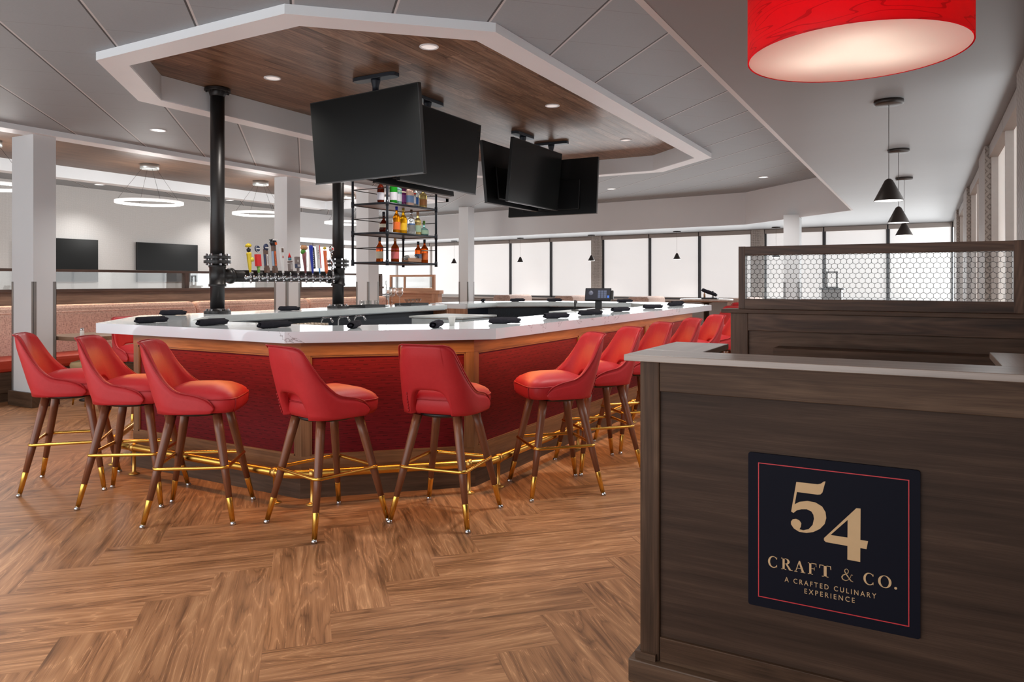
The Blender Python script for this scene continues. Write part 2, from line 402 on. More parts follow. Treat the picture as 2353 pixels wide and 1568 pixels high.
def text_mb(body, size, M4, spacing=1.0, align='CENTER', extr=.001):
    cu = bpy.data.curves.new('txt', 'FONT'); cu.body = body; cu.size = size; cu.space_character = spacing
    cu.align_x = align; cu.extrude = extr; cu.resolution_u = 3
    o = bpy.data.objects.new('txt', cu); COL.objects.link(o)
    dg = bpy.context.evaluated_depsgraph_get(); me = bpy.data.meshes.new_from_object(o.evaluated_get(dg))
    mb = MB(); mb.add([tuple(M4 @ v.co) for v in me.vertices], [list(p.vertices) for p in me.polygons])
    bpy.data.objects.remove(o); bpy.data.curves.remove(cu); bpy.data.meshes.remove(me); return mb
def poly_mb(loops, M4, extr=.001):
    """filled 2-D outline with holes, extruded"""
    cu = bpy.data.curves.new('shp', 'CURVE'); cu.dimensions = '2D'; cu.fill_mode = 'BOTH'; cu.extrude = extr
    for lp in loops:
        sp = cu.splines.new('POLY'); sp.points.add(len(lp)-1); sp.use_cyclic_u = True
        for p, q in zip(sp.points, lp): p.co = (q[0], q[1], 0, 1)
    o = bpy.data.objects.new('shp', cu); COL.objects.link(o)
    dg = bpy.context.evaluated_depsgraph_get(); me = bpy.data.meshes.new_from_object(o.evaluated_get(dg))
    mb = MB(); mb.add([tuple(M4 @ v.co) for v in me.vertices], [list(p.vertices) for p in me.polygons])
    bpy.data.objects.remove(o); bpy.data.curves.remove(cu); bpy.data.meshes.remove(me); return mb
def Tr(x, y, z): return Matrix.Translation((x, y, z))
def Rot(a, ax): return Matrix.Rotation(a, 4, ax)

# ================================================================== SETTING
OCT = [(-5.25, 3.18), (-3.35, 3.18), (-2.41, 4.08), (-2.41, 9.58), (-3.35, 10.48), (-5.15, 10.48), (-6.10, 9.58), (-6.10, 4.08)]
CEIL, RING_B, WOOD_Z, LOW = 3.04, 2.98, 3.20, 2.44
# floor: herringbone planks laid at 45 degrees
def floor():
    mb = MB(); W, L = .252, 1.08; c = sqrt(.5); uA, vA = .098, 3.13
    def ok(u, v):
        X = (u-v)*c; Y = (u+v)*c; return -15.2 < X < 2.2 and -1.0 < Y < 18.2
    def rect(u0, u1, v0, v1, along_u):
        pts = [(u0, v0), (u1, v0), (u1, v1), (u0, v1)]
        vs = [((u-v)*c, (u+v)*c, 0) for u, v in pts]; o1, o2 = random.random()*40, random.random()*40
        flip = random.random() < .5
        uv = []
        for u, v in pts:
            a, b = (u-u0, v-v0) if along_u else (v-v0, u-u0)
            if flip: a = -a
            uv.append((a+o1, b+o2))
        mb.add(vs, [(0, 1, 2, 3)], [uv], False, random.random())
    for k in range(-14, 15):
        for j in range(-60, 61):
            u0 = uA+k*L+j*W; v0 = vA-k*L+j*W
            if ok(u0, v0) or ok(u0+W, v0+L): rect(u0, u0+W, v0, v0+L, False)
            if ok(u0, v0-W) or ok(u0+L, v0): rect(u0, u0+L, v0-W, v0, True)
    return mb
struct('floor', floor(), M['floor'], recalc=False)

def fill_with_holes(outer, holes, z, name, mat):
    import bmesh
    bm = bmesh.new()
    for lp in [outer]+holes:
        vv = [bm.verts.new((x, y, z)) for x, y in lp]
        for i in range(len(vv)): bm.edges.new((vv[i], vv[(i+1) % len(vv)]))
    bmesh.ops.triangle_fill(bm, use_beauty=True, use_dissolve=False, edges=bm.edges[:])
    me = bpy.data.meshes.new(name); bm.to_mesh(me); bm.free(); me.materials.append(mat)
    o = bpy.data.objects.new(name, me); COL.objects.link(o); o['kind'] = 'structure'; return o
band = [(-11.72, -1.5), (-8.50, -1.5), (-8.50, 12.25), (-11.72, 12.25)]
fill_with_holes([(-13.05, -2.2), (-.96, -2.2), (-.96, 12.08), (-2.94, 14.12), (-9.4, 15.0), (-13.05, 15.5)], [offset(OCT, .1), band], CEIL, 'ceiling', M['tile'])
struct('trim_1', strip(OCT, 0, .200, RING_B, CEIL+.01), M['trim_white'])
struct('trim_2', strip(OCT, .170, .204, RING_B+.006, WOOD_Z+.01), M['trim_white'])
def plank_sheet(x0, x1, y0, y1, z, w, Lmin, Lmax):
    mb = MB(); x = x0
    while x < x1-1e-6:
        y = y0-random.random()*Lmax
        while y < y1:
            L = random.uniform(Lmin, Lmax); a, b = max(y, y0), min(y+L, y1); y += L
            if b-a < .01: continue
            o1, o2 = random.random()*40, random.random()*40; xx = min(x+w, x1)
            mb.add([(x+.0016, a+.0016, z), (xx-.0016, a+.0016, z), (xx-.0016, b-.0016, z), (x+.0016, b-.0016, z)], [(0, 3, 2, 1)], [[(o1, o2), (o1+b-a, o2), (o1+b-a, o2+w), (o1, o2+w)]], False, random.random())
        x += w
    return mb
struct('ceiling.001', plank_sheet(-6.0, -2.5, 3.28, 10.4, WOOD_Z, .125, .7, 1.5), M['soffit_wood'], recalc=False)
mbk = MB().box(-6.0, -2.5, 3.28, 10.4, WOOD_Z+.004, WOOD_Z+.03); struct('ceiling.002', mbk, colour('seam', 40, 26, 18))
# timber ceiling band over the booths with its white beams
struct('ceiling.003', plank_sheet(-11.75, -8.45, -1.5, 12.3, 3.16, .14, 1.6, 2.6), M['band_wood'], recalc=False)
struct('ceiling.004', MB().box(-11.75, -8.45, -1.5, 12.3, 3.164, 3.19), colour('seam', 40, 26, 18))
struct('trim_3', MB().box(-8.62, -8.38, -1.5, 12.32, 2.98, 3.165), M['trim_white'])
struct('trim_4', MB().box(-11.84, -11.60, -1.5, 12.32, 2.98, 3.165), M['trim_white'])
struct('trim_5', MB().box(-11.84, -8.38, 12.22, 12.34, 2.98, 3.165), M['trim_white'])
# low ceiling along the windows, with the fascia around the tiled field
low = [(-14.9, 17.3), (-14.9, 12.45), (-13.0, 12.45), (-13.0, 15.5), (-9.4, 15.0), (-2.92, 14.1), (-.96, 12.06), (-.96, -2.2), (.75, -2.2), (.75, 15.5)]
fill_with_holes(low, [], LOW, 'ceiling.005', M['low_ceiling'])
fas = [(-13.0, 12.4), (-13.0, 15.5), (-9.4, 15.0), (-2.92, 14.1), (-.96, 12.06), (-.96, -2.2)]
struct('trim_6', strip(fas, 0, .03, LOW-.001, CEIL+.02, False), M['fascia'])

# walls
def by(x): return 15.36-.116*x            # line of the rear window wall
ang = math.atan(-.116)
struct('wall_left', MB().box(-13.15, -13.0, -2.2, 12.45, 0, CEIL+.02), M['dot_wall'])
struct('wall_left.001', MB().box(-14.9, -13.15, 12.35, 12.45, 0, LOW), M['white_paint'])
def backbox(mb, x0, x1, o0, o1, z0, z1):
    q = [(x0, by(x0)+o0), (x1, by(x1)+o0), (x1, by(x1)+o1), (x0, by(x0)+o1)]
    vs = [(x, y, z0) for x, y in q]+[(x, y, z1) for x, y in q]
    return mb.add(vs, [(3, 2, 1, 0), (4, 5, 6, 7), (0, 1, 5, 4), (1, 2, 6, 5), (2, 3, 7, 6), (3, 0, 4, 7)])
struct('wall_back', backbox(MB(), -14.9, .6, 0, .2, 0, .95), M['grey_paint'])
struct('trim_7', backbox(MB(), -14.9, .6, -.09, .02, .95, .985), M['frame_white'])
wins = [(-14.7, -13.3), (-13.3, -11.99), (-11.99, -10.62), (-10.62, -9.27), (-9.27, -8.04), (-8.04, -6.87), (-6.60, -5.41), (-5.41, -4.25), (-4.25, -3.12), (-2.86, -1.72), (-1.72, -.60), (-.60, .44)]
wn = 0
for i, (a, b) in enumerate(wins):
    wn += 1
    w = backbox(MB(), a, a+.022, -.03, .06, .985, LOW).add([], []); backbox(w, b-.022, b, -.03, .06, .985, LOW); backbox(w, a, b, -.02, .06, .985, 1.01)
    wo = struct(f'window_{wn}', w, M['frame_black'] if i not in (1, 2) else M['frame_white'])
    backbox(MB(), a+.035, b-.035, .012, .02, 1.03, 2.37).build('blind', M['blind'], wo)
    backbox(MB(), a+.035, b-.035, .006, .026, 1.012, 1.034).build('hem_bar', M['frame_white'], wo)
    backbox(MB(), a+.012, b-.012, -.07, .02, 2.355, LOW-.004).build('valance', M['valance'], wo)
    backbox(MB(), a, b, .10, .14, .95, LOW).build('outer_frame', M['frame_white'], wo)
for a, b in ((-6.87, -6.60), (-3.12, -2.86)):
    struct('wall_back_pilaster', backbox(MB(), a, b, -.10, .12, 0, LOW), M['dot_pilaster'])
# left rear windows
for k in range(4):
    a, b = 12.5+1.25*k, 13.72+1.25*k; wn += 1
    w = MB().box(-14.82, -14.74, a, a+.025, .985, LOW).box(-14.82, -14.74, b-.025, b, .985, LOW)
    wo = struct(f'window_{wn}', w, M['frame_white'])
    MB().box(-14.80, -14.79, a+.03, b-.03, 1.03, 2.37).build('blind', M['blind'], wo)
    MB().box(-14.78, -14.70, a, b, 2.355, LOW-.004).build('valance', M['valance'], wo)
struct('wall_left.002', MB().box(-15.0, -14.75, 12.4, 17.4, 0, .985), M['grey_paint'])
# right wall with pilasters and side blinds
struct('wall_right', MB().box(.50, .65, -2.2, 15.6, 0, .95).box(.50, .65, -2.2, 4.0, .95, LOW), M['grey_paint'])
for a, b in ((3.75, 4.57), (6.87, 7.60), (9.75, 10.55), (12.80, 13.55)):
    struct('wall_right_pilaster', MB().box(.412, .52, a, b, 0, LOW), M['diamond'])
for a, b in ((4.57, 5.72), (5.72, 6.87), (7.60, 8.68), (8.68, 9.75), (10.55, 11.68), (11.68, 12.80), (13.55, 14.45), (14.45, 15.30)):
    wn += 1
    w = MB().box(.455, .53, a, a+.022, .95, LOW).box(.455, .53, b-.022, b, .95, LOW).box(.45, .53, a, b, .95, .985)
    wo = struct(f'window_{wn}', w, M['frame_white'])
    MB().box(.500, .508, a+.024, b-.024, 1.0, 2.40).build('blind', M['blind_side'], wo)
    MB().box(.44, .515, a+.004, b-.004, 2.345, LOW-.004).build('valance', M['valance'], wo)
    ch = MB()
    for k in range(100): ch.lathe([(.0001, -.0035), (.0035, 0), (.0001, .0035)], 5, (.47, a+.14+.02*sin(k*.03), 2.32-k*.0125))
    ch.build('chain', M['frame_black'], wo)
# columns
def pillar(x0, x1, y0, y1, ztop, base=.16, guard=True):
    o = struct('wall_pillar', MB().box(x0, x1, y0, y1, 0, ztop), M['white_paint'])
    MB().box(x0-.03, x1+.03, y0-.03, y1+.03, 0, base).build('skirting', M['kick'], o, bevel=.004)
    if guard:
        for (cx, cy, sx, sy) in ((x1, y0, -1, 1), (x0, y0, 1, 1), (x1, y1, -1, -1)):
            g = MB().box(min(cx, cx+sx*.03), max(cx, cx+sx*.03), cy-.003*sy, cy, base, 1.372) if False else MB()
            xa, xb = sorted((cx-.003*sx*-1*0-(.003*(1 if sx < 0 else -1))*-1, cx+sx*.032)); ya, yb = sorted((cy-.003*sy, cy+sy*.032))
            g.box(min(cx, cx+sx*.032)-(.003 if sx > 0 else 0), max(cx, cx+sx*.032)+(.003 if sx < 0 else 0), min(cy-.003*sy, cy), max(cy-.003*sy, cy), base, 1.372)
            g.box(min(cx-.003*sx, cx), max(cx-.003*sx, cx), ya, yb, base, 1.372)
            g.build('corner_guard', M['guard'], o)
    return o
pillar(-8.89, -8.46, 4.43, 4.67, 2.985)
pillar(-8.77, -8.50, 8.12, 8.39, 2.985)
pillar(-8.80, -8.52, 10.03, 10.31, 2.985)
pillar(-9.10, -8.85, 13.78, 14.03, CEIL)
pillar(-2.06, -1.81, 12.95, 13.2, LOW+.05)

# ------------------------------------------------------------------ recessed lights
def ceiling_light(x, y, z, r, label, group, lens, e, col=(1, .93, .86)):
    t = thing('ceiling_light', label, 'ceiling light', (x, y, z), 0, group)
    MB().lathe([(r, 0), (r*1.0, -.006), (r*.84, -.008), (r*.80, .0), (r*.80, .02)], 28, cap=False).build('trim_ring', M['trim_white'], t)
    MB().lathe([(.0001, -.001), (r*.82, -.001)], 28, cap=False).build('lens', lens, t)
    if e: light('downlight', 'SPOT', (x, y, z-.03), e, col, spot_size=radians(125), spot_blend=.9, shadow_soft_size=.08)
WL = 'round downlights in the wooden bar ceiling'
for (x, y), lab in zip([(-3.36, 4.67), (-5.10, 4.70), (-3.37, 6.86), (-3.36, 8.99), (-5.10, 6.86), (-5.10, 8.99)],
    ['round white downlight in the wooden ceiling right of the front television mount', 'round white downlight in the wooden ceiling between black pipe and front television', 'round white downlight in the wooden ceiling right of the middle televisions', 'small far downlight in the wooden ceiling beyond the last television mount', 'downlight in the wooden ceiling hidden behind the front television', 'downlight in the wooden ceiling hidden behind the rear televisions']):
    ceiling_light(x, y, WOOD_Z, .075, lab, WL, M['lens_dim'], 120)
TL = 'round downlights in the tiled ceiling'
for (x, y), lab in zip([(-7.35, 5.15), (-4.9, 12.37), (-2.24, 12.17), (-12.33, 7.53), (-12.38, 10.27)],
    ['bright round downlight in the grey tile ceiling left of the black pipe', 'bright round downlight in far tile ceiling right of the television cluster', 'bright round downlight in far tile ceiling near the low ceiling edge', 'bright downlight over the left wall above the partly hidden television', 'bright downlight over the left wall right of the front black pipe']):
    ceiling_light(x, y, CEIL, .085, lab, TL, M['lens'], 120 if x > -12 else 110, (1, .97, .94))

# ================================================================== HOST STAND
HX0, HX1, HY, HZ = -.858, .49, 2.43, 1.12
hs = thing('host_stand', 'brown oak host stand with panelled front carrying the navy sign', 'host stand', (HX0, HY, 0)); S = (HX0, HY, 0)
MB().box(HX0+.07, HX1, HY+.012, HY+.03, .05, 1.09, 0).build('front_panel', M['panel'], hs, S)
MB().box(HX0, HX0+.07, HY, HY+.07, .05, 1.10, 2).build('corner_post', M['panel_rail'], hs, S, bevel=.006)
MB().box(HX0+.072, HX1, HY-.001, HY+.02, .997, 1.10, 0).build('top_rail', M['panel_rail'], hs, S, bevel=.002)
MB().box(HX0+.072, HX1, HY-.001, HY+.02, .05, .16, 0).build('bottom_rail', M['panel_rail'], hs, S, bevel=.002)
MB().box(HX0-.03, HX1, HY-.034, HY+.02, 0, .078, 0).box(HX0-.03, HX0+.02, HY+.02, 2.98, 0, .078, 1).build('baseboard', M['kick'], hs, S, bevel=.004)
MB().box(HX0-.012, HX0+.06, HY-.014, HY, .078, .10, 0).box(HX0-.012, HX0, HY, 2.98, .078, .10, 1).build('base_moulding', M['kick'], hs, S)
MB().box(HX0, HX0+.03, HY+.07, 2.98, .05, 1.10, 1).build('side_panel', M['panel'], hs, S)
MB().box(-.74, -.71, HY+.2, 2.98, .05, 1.10, 1).box(-.71, .22, HY+.17, HY+.2, .05, 1.10, 0).box(.22, .25, HY+.2, 3.08, .05, 1.10, 1).build('inner_panel', M['panel'], hs, S)
tp = MB(); tp.box(-.905, .49, 2.40, 2.615, 1.098, HZ, 0).box(-.905, -.69, 2.615, 3.015, 1.098, HZ, 1).box(.20, .49, 2.615, 3.10, 1.098, HZ, 1)
tp.build('worktop', M['ledge'], hs, S, bevel=.002)
# sign on the stand
SX0, SW, SZ0, SH = -.495, .484, .334, .489; SY = HY+.012
sg = thing('sign', 'square navy sign with red border and gold lettering on host stand front', 'sign', (SX0, SY, SZ0)); S2 = (SX0, SY, SZ0)
def rr(w, h, r, n=5):
    p = []
    for cx, cy, a0 in ((w-r, r, -90), (w-r, h-r, 0), (r, h-r, 90), (r, r, 180)):
        for k in range(n+1):
            a = radians(a0+90*k/n); p.append((cx+r*cos(a), cy+r*sin(a)))
    return p
SM = Rot(pi/2, 'X')                      # sign plane: (u, v) -> (x, 0, z), normal -y
poly_mb([rr(SW, SH, .008)], Tr(0, -.004, 0) @ SM, .004).build('board', M['navy_sign'], sg)
b0, b1 = [(.064*SW, .0628*SH), (.942*SW, .0628*SH), (.942*SW, .939*SH), (.064*SW, .939*SH)], .0028
bi = [(b0[0][0]+b1, b0[0][1]+b1), (b0[1][0]-b1, b0[1][1]+b1), (b0[2][0]-b1, b0[2][1]-b1), (b0[3][0]+b1, b0[3][1]-b1)]
LM = Tr(0, -.0086, 0) @ SM
poly_mb([b0, bi[::-1]], LM, .0006).build('border_line', M['sign_red'], sg)
FIVE=[(0.3016, 0.8424), (0.429, 0.8445), (0.4487, 0.8512), (0.466, 0.8666), (0.4753, 0.8678), (0.4577, 0.7971), (0.4458, 0.7831), (0.4286, 0.7791), (0.3051, 0.7791), (0.2916, 0.6983), (0.3208, 0.7184), (0.3689, 0.731), (0.4164, 0.7277), (0.4555, 0.7085), (0.4755, 0.6759), (0.4799, 0.6395), (0.4703, 0.601), (0.4427, 0.566), (0.4032, 0.5398), (0.3634, 0.5275), (0.3193, 0.5271), (0.2871, 0.5429), (0.2695, 0.567), (0.2688, 0.5846), (0.2795, 0.6006), (0.2998, 0.6071), (0.3199, 0.6001), (0.3318, 0.5835), (0.3292, 0.5622), (0.3211, 0.5433), (0.3435, 0.541), (0.3755, 0.5528), (0.3995, 0.5841), (0.4077, 0.6244), (0.404, 0.6487), (0.3922, 0.6678), (0.3645, 0.6779), (0.3325, 0.6732), (0.3042, 0.6615), (0.2838, 0.6417), (0.2701, 0.6497)]
FOUR=[(0.6526, 0.7272), (0.6765, 0.7282), (0.6752, 0.5363), (0.7181, 0.5355), (0.7097, 0.4859), (0.6749, 0.4863), (0.6743, 0.4007), (0.6016, 0.402), (0.6022, 0.4867), (0.4773, 0.4891), (0.4664, 0.4989), (0.4665, 0.5121)]
HOLE=[(0.6033, 0.6477), (0.6025, 0.5379), (0.5047, 0.5382)]
def sc2(lp): return [(u*SW, v*SH) for u, v in lp]
poly_mb([sc2(FIVE)], LM, .0006).build('numeral', M['sign_gold'], sg)
poly_mb([sc2(FOUR), sc2(HOLE)], LM, .0006).build('numeral', M['sign_gold'], sg)
# serif capitals, drawn in a unit box
def ell(cx, cy, rx, ry, a0, a1, n=18): return [(cx+rx*cos(radians(a0+(a1-a0)*k/n)), cy+ry*sin(radians(a0+(a1-a0)*k/n))) for k in range(n+1)]
GL = {}
GL['C'] = [[ell(.56, .5, .56, .52, 48, 312)+[(.97, .02), (.97, .26), (.90, .26)]+ell(.60, .5, .38, .46, 318, 42)+[(.90, .76), (.97, .76), (.97, .98)]]]
GL['O'] = [[ell(.5, .5, .52, .52, 0, 360, 30)[:-1], ell(.5, .5, .32, .47, 0, 360, 30)[:-1]]]
def rct(x0, x1, y0, y1): return [(x0, y0), (x1, y0), (x1, y1), (x0, y1)]
GL['R'] = [[rct(.12, .32, 0, 1)], [rct(0, .46, 0, .045)], [rct(0, .3, .955, 1)],
           [[(.3, 1)]+ell(.42, .745, .36, .255, 90, -90)+[(.3, .49), (.3, .54)]+ell(.40, .745, .17, .21, -90, 90)+[(.3, .955)]],
           [[(.40, .52), (.60, .50), (.92, .045), (1.05, .045), (1.05, 0), (.74, 0)]]]
GL['A'] = [[[(.45, 1), (.56, 1), (.97, .03), (.74, .03), (.455, .80), (.17, .03), (.10, .03)]], [rct(.27, .72, .31, .355)], [rct(0, .3, 0, .045)], [rct(.62, 1.06, 0, .045)]]
GL['F'] = [[rct(.15, .40, 0, 1)], [rct(0, .58, 0, .045)], [rct(0, .98, .95, 1)], [[(.9, .95), (.98, .95), (.98, .72), (.94, .72)]], [rct(.38, .76, .49, .54)], [rct(.72, .77, .38, .65)]]
GL['T'] = [[rct(.38, .62, 0, 1)], [rct(.22, .78, 0, .045)], [rct(.02, .98, .95, 1)], [[(.02, .95), (.10, .95), (.05, .70), (.0, .70)]], [[(.90, .95), (.98, .95), (1.0, .70), (.95, .70)]]]
GL['.'] = [[ell(.5, .5, .5, .5, 0, 360, 12)[:-1]]]
def amp():
    path = [(1.0, .56), (.86, .56), (.80, .34), (.62, .10), (.40, .0), (.16, .05), (.06, .24), (.16, .42), (.40, .55), (.60, .70), (.62, .88), (.48, 1.0), (.34, .94), (.30, .78), (.40, .60), (.62, .32), (.84, .06), (1.02, 0)]
    wd = [.02, .03, .03, .03, .04, .08, .10, .09, .05, .05, .06, .03, .05, .08, .09, .10, .09, .03]
    return path, wd
lay = dict(C=(.1268, .1845), R=(.2092, .2756), A=(.2893, .3514), F=(.3713, .4228), T=(.4384, .5086), C2=(.6922, .7497), O=(.7744, .8452))
def ink(loops): 
    p = poly_mb(loops, LM, .0006); return p
craft, company, ampersand = MB(), MB(), MB()
for k, (u0, u1) in lay.items():
    for loops in GL[k[0]]:
        p = ink([[((u0+(u1-u0)*x)*SW, (.270+.072*y)*SH) for x, y in q] for q in loops])
        (company if k in ('C2', 'O') else craft).add(p.v, p.f)
p = ink([[((.8614+.0156*x)*SW, (.2706+.0158*y)*SH) for x, y in GL['.'][0][0]]]); company.add(p.v, p.f)
pa, wa = amp(); pts = [((.566+.0667*x)*SW, (.270+.0735*y)*SH) for x, y in pa]
for i in range(len(pts)-1):
    (x0, y0), (x1, y1) = pts[i], pts[i+1]; dx, dy = x1-x0, y1-y0; L = math.hypot(dx, dy); nx, ny = -dy/L, dx/L
    a, b = wa[i]*.0165, wa[i+1]*.0165
    q = ink([[(x0+nx*a-dx/L*a*.5, y0+ny*a-dy/L*a*.5), (x1+nx*b+dx/L*b*.5, y1+ny*b+dy/L*b*.5), (x1-nx*b+dx/L*b*.5, y1-ny*b+dy/L*b*.5), (x0-nx*a-dx/L*a*.5, y0-ny*a-dy/L*a*.5)]]); ampersand.add(q.v, q.f)
for w_ in (craft, ampersand, company): w_.build('name_lettering', M['sign_gold'], sg)
def fit_text(body, u0, u1, v0, spacing, hgt):
    size = hgt*SH/.70; t = text_mb(body, size, Matrix.Identity(4), spacing, 'LEFT', .0006)
    xs = [p[0] for p in t.v]; w = max(xs)-min(xs); k = (u1-u0)*SW/w
    t.v = [tuple(LM @ Vector(((x-min(xs))*k+u0*SW, y+v0*SH, z))) for x, y, z in t.v]; return t
l1 = fit_text('A CRAFTED CULINARY', .230, .763, .1935, 1.45, .031); l2 = fit_text('EXPERIENCE', .351, .643, .1425, 1.45, .031)
l1.add(l2.v, l2.f).build('tagline_lettering', M['sign_gold'], sg)

# ================================================================== WOODEN PARTITION WITH WIRE MESH
PY = 3.75
pt = thing('wooden_partition', 'dark wooden partition with hexagonal wire window behind the host stand', 'partition', (-.844, PY, 0)); S = (-.844, PY, 0)
MB().box(-.81, .45, PY, PY+.055, 1.502, 1.545, 0).build('top_rail', M['dark_oak'], pt, S, bevel=.002)
MB().box(-.81, .45, PY, PY+.055, 1.235, 1.285, 0).build('bottom_rail', M['dark_oak'], pt, S, bevel=.002)
MB().box(-.81, -.778, PY-.001, PY+.056, 1.235, 1.546, 2).build('post', M['dark_oak'], pt, S, bevel=.002)
MB().box(.328, .365, PY-.001, PY+.056, 1.235, 1.546, 2).build('post', M['dark_oak'], pt, S, bevel=.002)
MB().box(-.885, .47, PY-.045, PY+.11, 1.216, 1.235, 0).build('cap', M['part_oak'], pt, S, bevel=.002)
MB().box(-.844, -.76, PY-.02, PY+.08, 0, 1.216, 2).build('end_post', M['part_oak'], pt, S, bevel=.003)
MB().box(-.76, .47, PY-.02, PY+.02, 1.13, 1.216, 0).build('upper_rail', M['dark_oak'], pt, S, bevel=.002)
MB().box(-.76, .47, PY-.006, PY+.07, 0, 1.14, 0).build('panel', M['part_oak'], pt, S)
MB().box(-.62, .47, PY-.15, PY-.13, 0, 1.06, 0).box(-.62, .47, PY-.13, PY-.006, 1.04, 1.06, 0).build('back_board', M['part_oak'], pt, S, bevel=.002)
def hexmesh(x0, x1, z0, z1, y, pitch, r):
    mb = MB(); w = pitch; s = w/sqrt(3); edges = set(); rh = 1.5*s
    key = lambda x, z: (round(x, 5), round(z, 5))
    for j in range(-1, int((z1-z0)/rh)+2):
        for i in range(-1, int((x1-x0)/w)+2):
            cx = x0+i*w+(w/2 if j % 2 else 0); cz = z0+j*rh
            c = [(cx+s*sin(radians(60*k)), cz+s*cos(radians(60*k))) for k in range(6)]
            for k in range(6):
                a, b = key(*c[k]), key(*c[(k+1) % 6]); e = (a, b) if a < b else (b, a); edges.add(e)
    for (a, b) in edges:
        q = []
        for x, z in (a, b): q.append((min(max(x, x0), x1), min(max(z, z0), z1)))
        if math.hypot(q[0][0]-q[1][0], q[0][1]-q[1][1]) < .0005: continue
        if (q[0][0] == q[1][0] and q[0][0] in (x0, x1)) or (q[0][1] == q[1][1]): continue
        mb.tube([(q[0][0], y, q[0][1]), (q[1][0], y, q[1][1])], r, 4, cap=False)
    return mb
hexmesh(-.778, .328, 1.285, 1.502, PY+.028, .0262, .00095).build('wire_mesh', colour('wire', 70, 70, 72, rough=.4, metal=.6), pt, S, recalc=False)
MB().box(-.778, .328, PY+.033, PY+.036, 1.285, 1.502).build('glass_pane', M['glass'], pt, S)

# ================================================================== BAR
OPEN = [(-6.10, 8.0), (-6.10, 4.08), (-5.25, 3.18), (-3.35, 3.18), (-2.41, 4.08), (-2.41, 9.58), (-3.35, 10.48), (-5.15, 10.48), (-6.10, 9.58), (-6.10, 8.5)]
ct = thing('bar_countertop', 'white quartz countertop running round the whole octagonal bar', 'countertop', (-4.25, 6.8, 1.0)); S = (-4.25, 6.8, 1.0)
strip(OPEN, 0, .60, 1.0, 1.07, False).build('slab', M['quartz'], ct, S)
strip(OPEN, .60, .635, 1.012, 1.068, False).build('steel_edge', M['steel'], ct, S)
bb = thing('bar_counter', 'octagonal bar front of red patterned panels framed in oak', 'bar counter', (-4.25, 6.8, 0)); S = (-4.25, 6.8, 0)
strip(OPEN, .245, .40, 0, 1.0, False).build('carcass', M['bar_oak'], bb, S)
strip(OPEN, .40, .415, 0, .985, False).build('inner_lining', M['navy'], bb, S)
strip(OPEN, .212, .245, 0, .15, False).build('kickboard', M['kick'], bb, S)
strip(OPEN, .225, .247, .15, .262, False).build('bottom_rail', M['bar_oak'], bb, S)
strip(OPEN, .225, .247, .90, 1.0, False).build('top_rail', M['bar_oak'], bb, S)
base = offset(OPEN, .228, False)
def seg_parts(p, q, n, ends=(True, True)):
    dx, dy = q[0]-p[0], q[1]-p[1]; L = math.hypot(dx, dy); a = math.atan2(dy, dx); step = L/n
    MM = Tr(p[0]-S[0], p[1]-S[1], 0) @ Rot(a, 'Z')
    for i in range(n):
        u0, u1 = i*step+.055, (i+1)*step-.055
        o = random.random()*5
        f = MB().add([(u0, .012, .262), (u1, .012, .262), (u1, .012, .90), (u0, .012, .90), (u0, .017, .262), (u1, .017, .262), (u1, .017, .90), (u0, .017, .90)], [(0, 1, 2, 3), (7, 6, 5, 4), (0, 4, 5, 1), (1, 5, 6, 2), (2, 6, 7, 3), (3, 7, 4, 0)],
             [[(o+u0, .262), (o+u1, .262), (o+u1, .9), (o+u0, .9)]]*2+[[(0, 0)]*4]*4)
        f.build('fabric_panel', M['red_fabric'], bb, M4=MM)
        mo = MB().box(u0-.004, u1+.004, .001, .014, .888, .902, 0).box(u0-.004, u1+.004, .001, .014, .258, .272, 0).box(u0-.006, u0+.010, .001, .014, .262, .9, 2).box(u1-.010, u1+.006, .001, .014, .262, .9, 2)
        mo.build('panel_moulding', M['bar_oak'], bb, M4=MM)
    for i in range(n+1):
        u = i*step; w0, w1 = (u-.055 if i else u), (u+.055 if i < n else u)
        MB().box(w0, w1, -.001, .016, .15, 1.0, 2).build('stile', M['bar_oak'], bb, M4=MM)
for i, n in enumerate((2, 1, 1, 1, 3, 1, 1, 1, 1)): seg_parts(base[i], base[i+1], n)
MB().box(-5.87, -5.47, 8.482, 8.502, 0, 1.0, 2).build('end_panel', M['far_oak'], bb, S)
MB().box(-5.87, -5.47, 7.998, 8.018, 0, 1.0, 2).build('end_panel', M['far_oak'], bb, S)
fr_path = offset(OPEN, .075, False)
fr = thing('foot_rail', 'polished brass foot rail on short posts around bar base', 'foot rail', (-4.25, 6.8, 0))
def rail_pts(path, r=.09):
    out = [path[0]]
    for i in range(1, len(path)-1):
        p, c, n = Vector(path[i-1]), Vector(path[i]), Vector(path[i+1])
        a = c+(p-c).normalized()*r; b = c+(n-c).normalized()*r
        for k in range(5):
            t = k/4; out.append(tuple(a*(1-t)**2+c*2*t*(1-t)+b*t*t))
    out.append(path[-1]); return out
RZ = .19
MB().tube([(x, y, RZ) for x, y in rail_pts(fr_path)], .027, 14).build('pipe', M['brass'], fr, S)
for i in range(len(fr_path)-1):
    p, q = Vector(fr_path[i]), Vector(fr_path[i+1]); L = (q-p).length; d = (q-p)/L
    us = [.13, L-.13] if L < 3 else [.13]+[.13+(L-.26)*k/4 for k in (1, 2, 3)]+[L-.13]
    if i == 0: us = us[1:]
    if i == 2: us[0] = .30
    for u in us:
        c = p+d*u; post = MB().lathe([(.038, 0), (.038, .006), (.02, .012), (.0125, .02), (.0125, RZ-.03), (.018, RZ-.027), (.018, RZ-.01)], 16, (c.x, c.y, 0))
        post.tube([(c.x-d.x*.018, c.y-d.y*.018, RZ), (c.x+d.x*.018, c.y+d.y*.018, RZ)], .0315, 16)
        post.build('post', M['brass_satin'], fr, S)
STRIP = 2.9
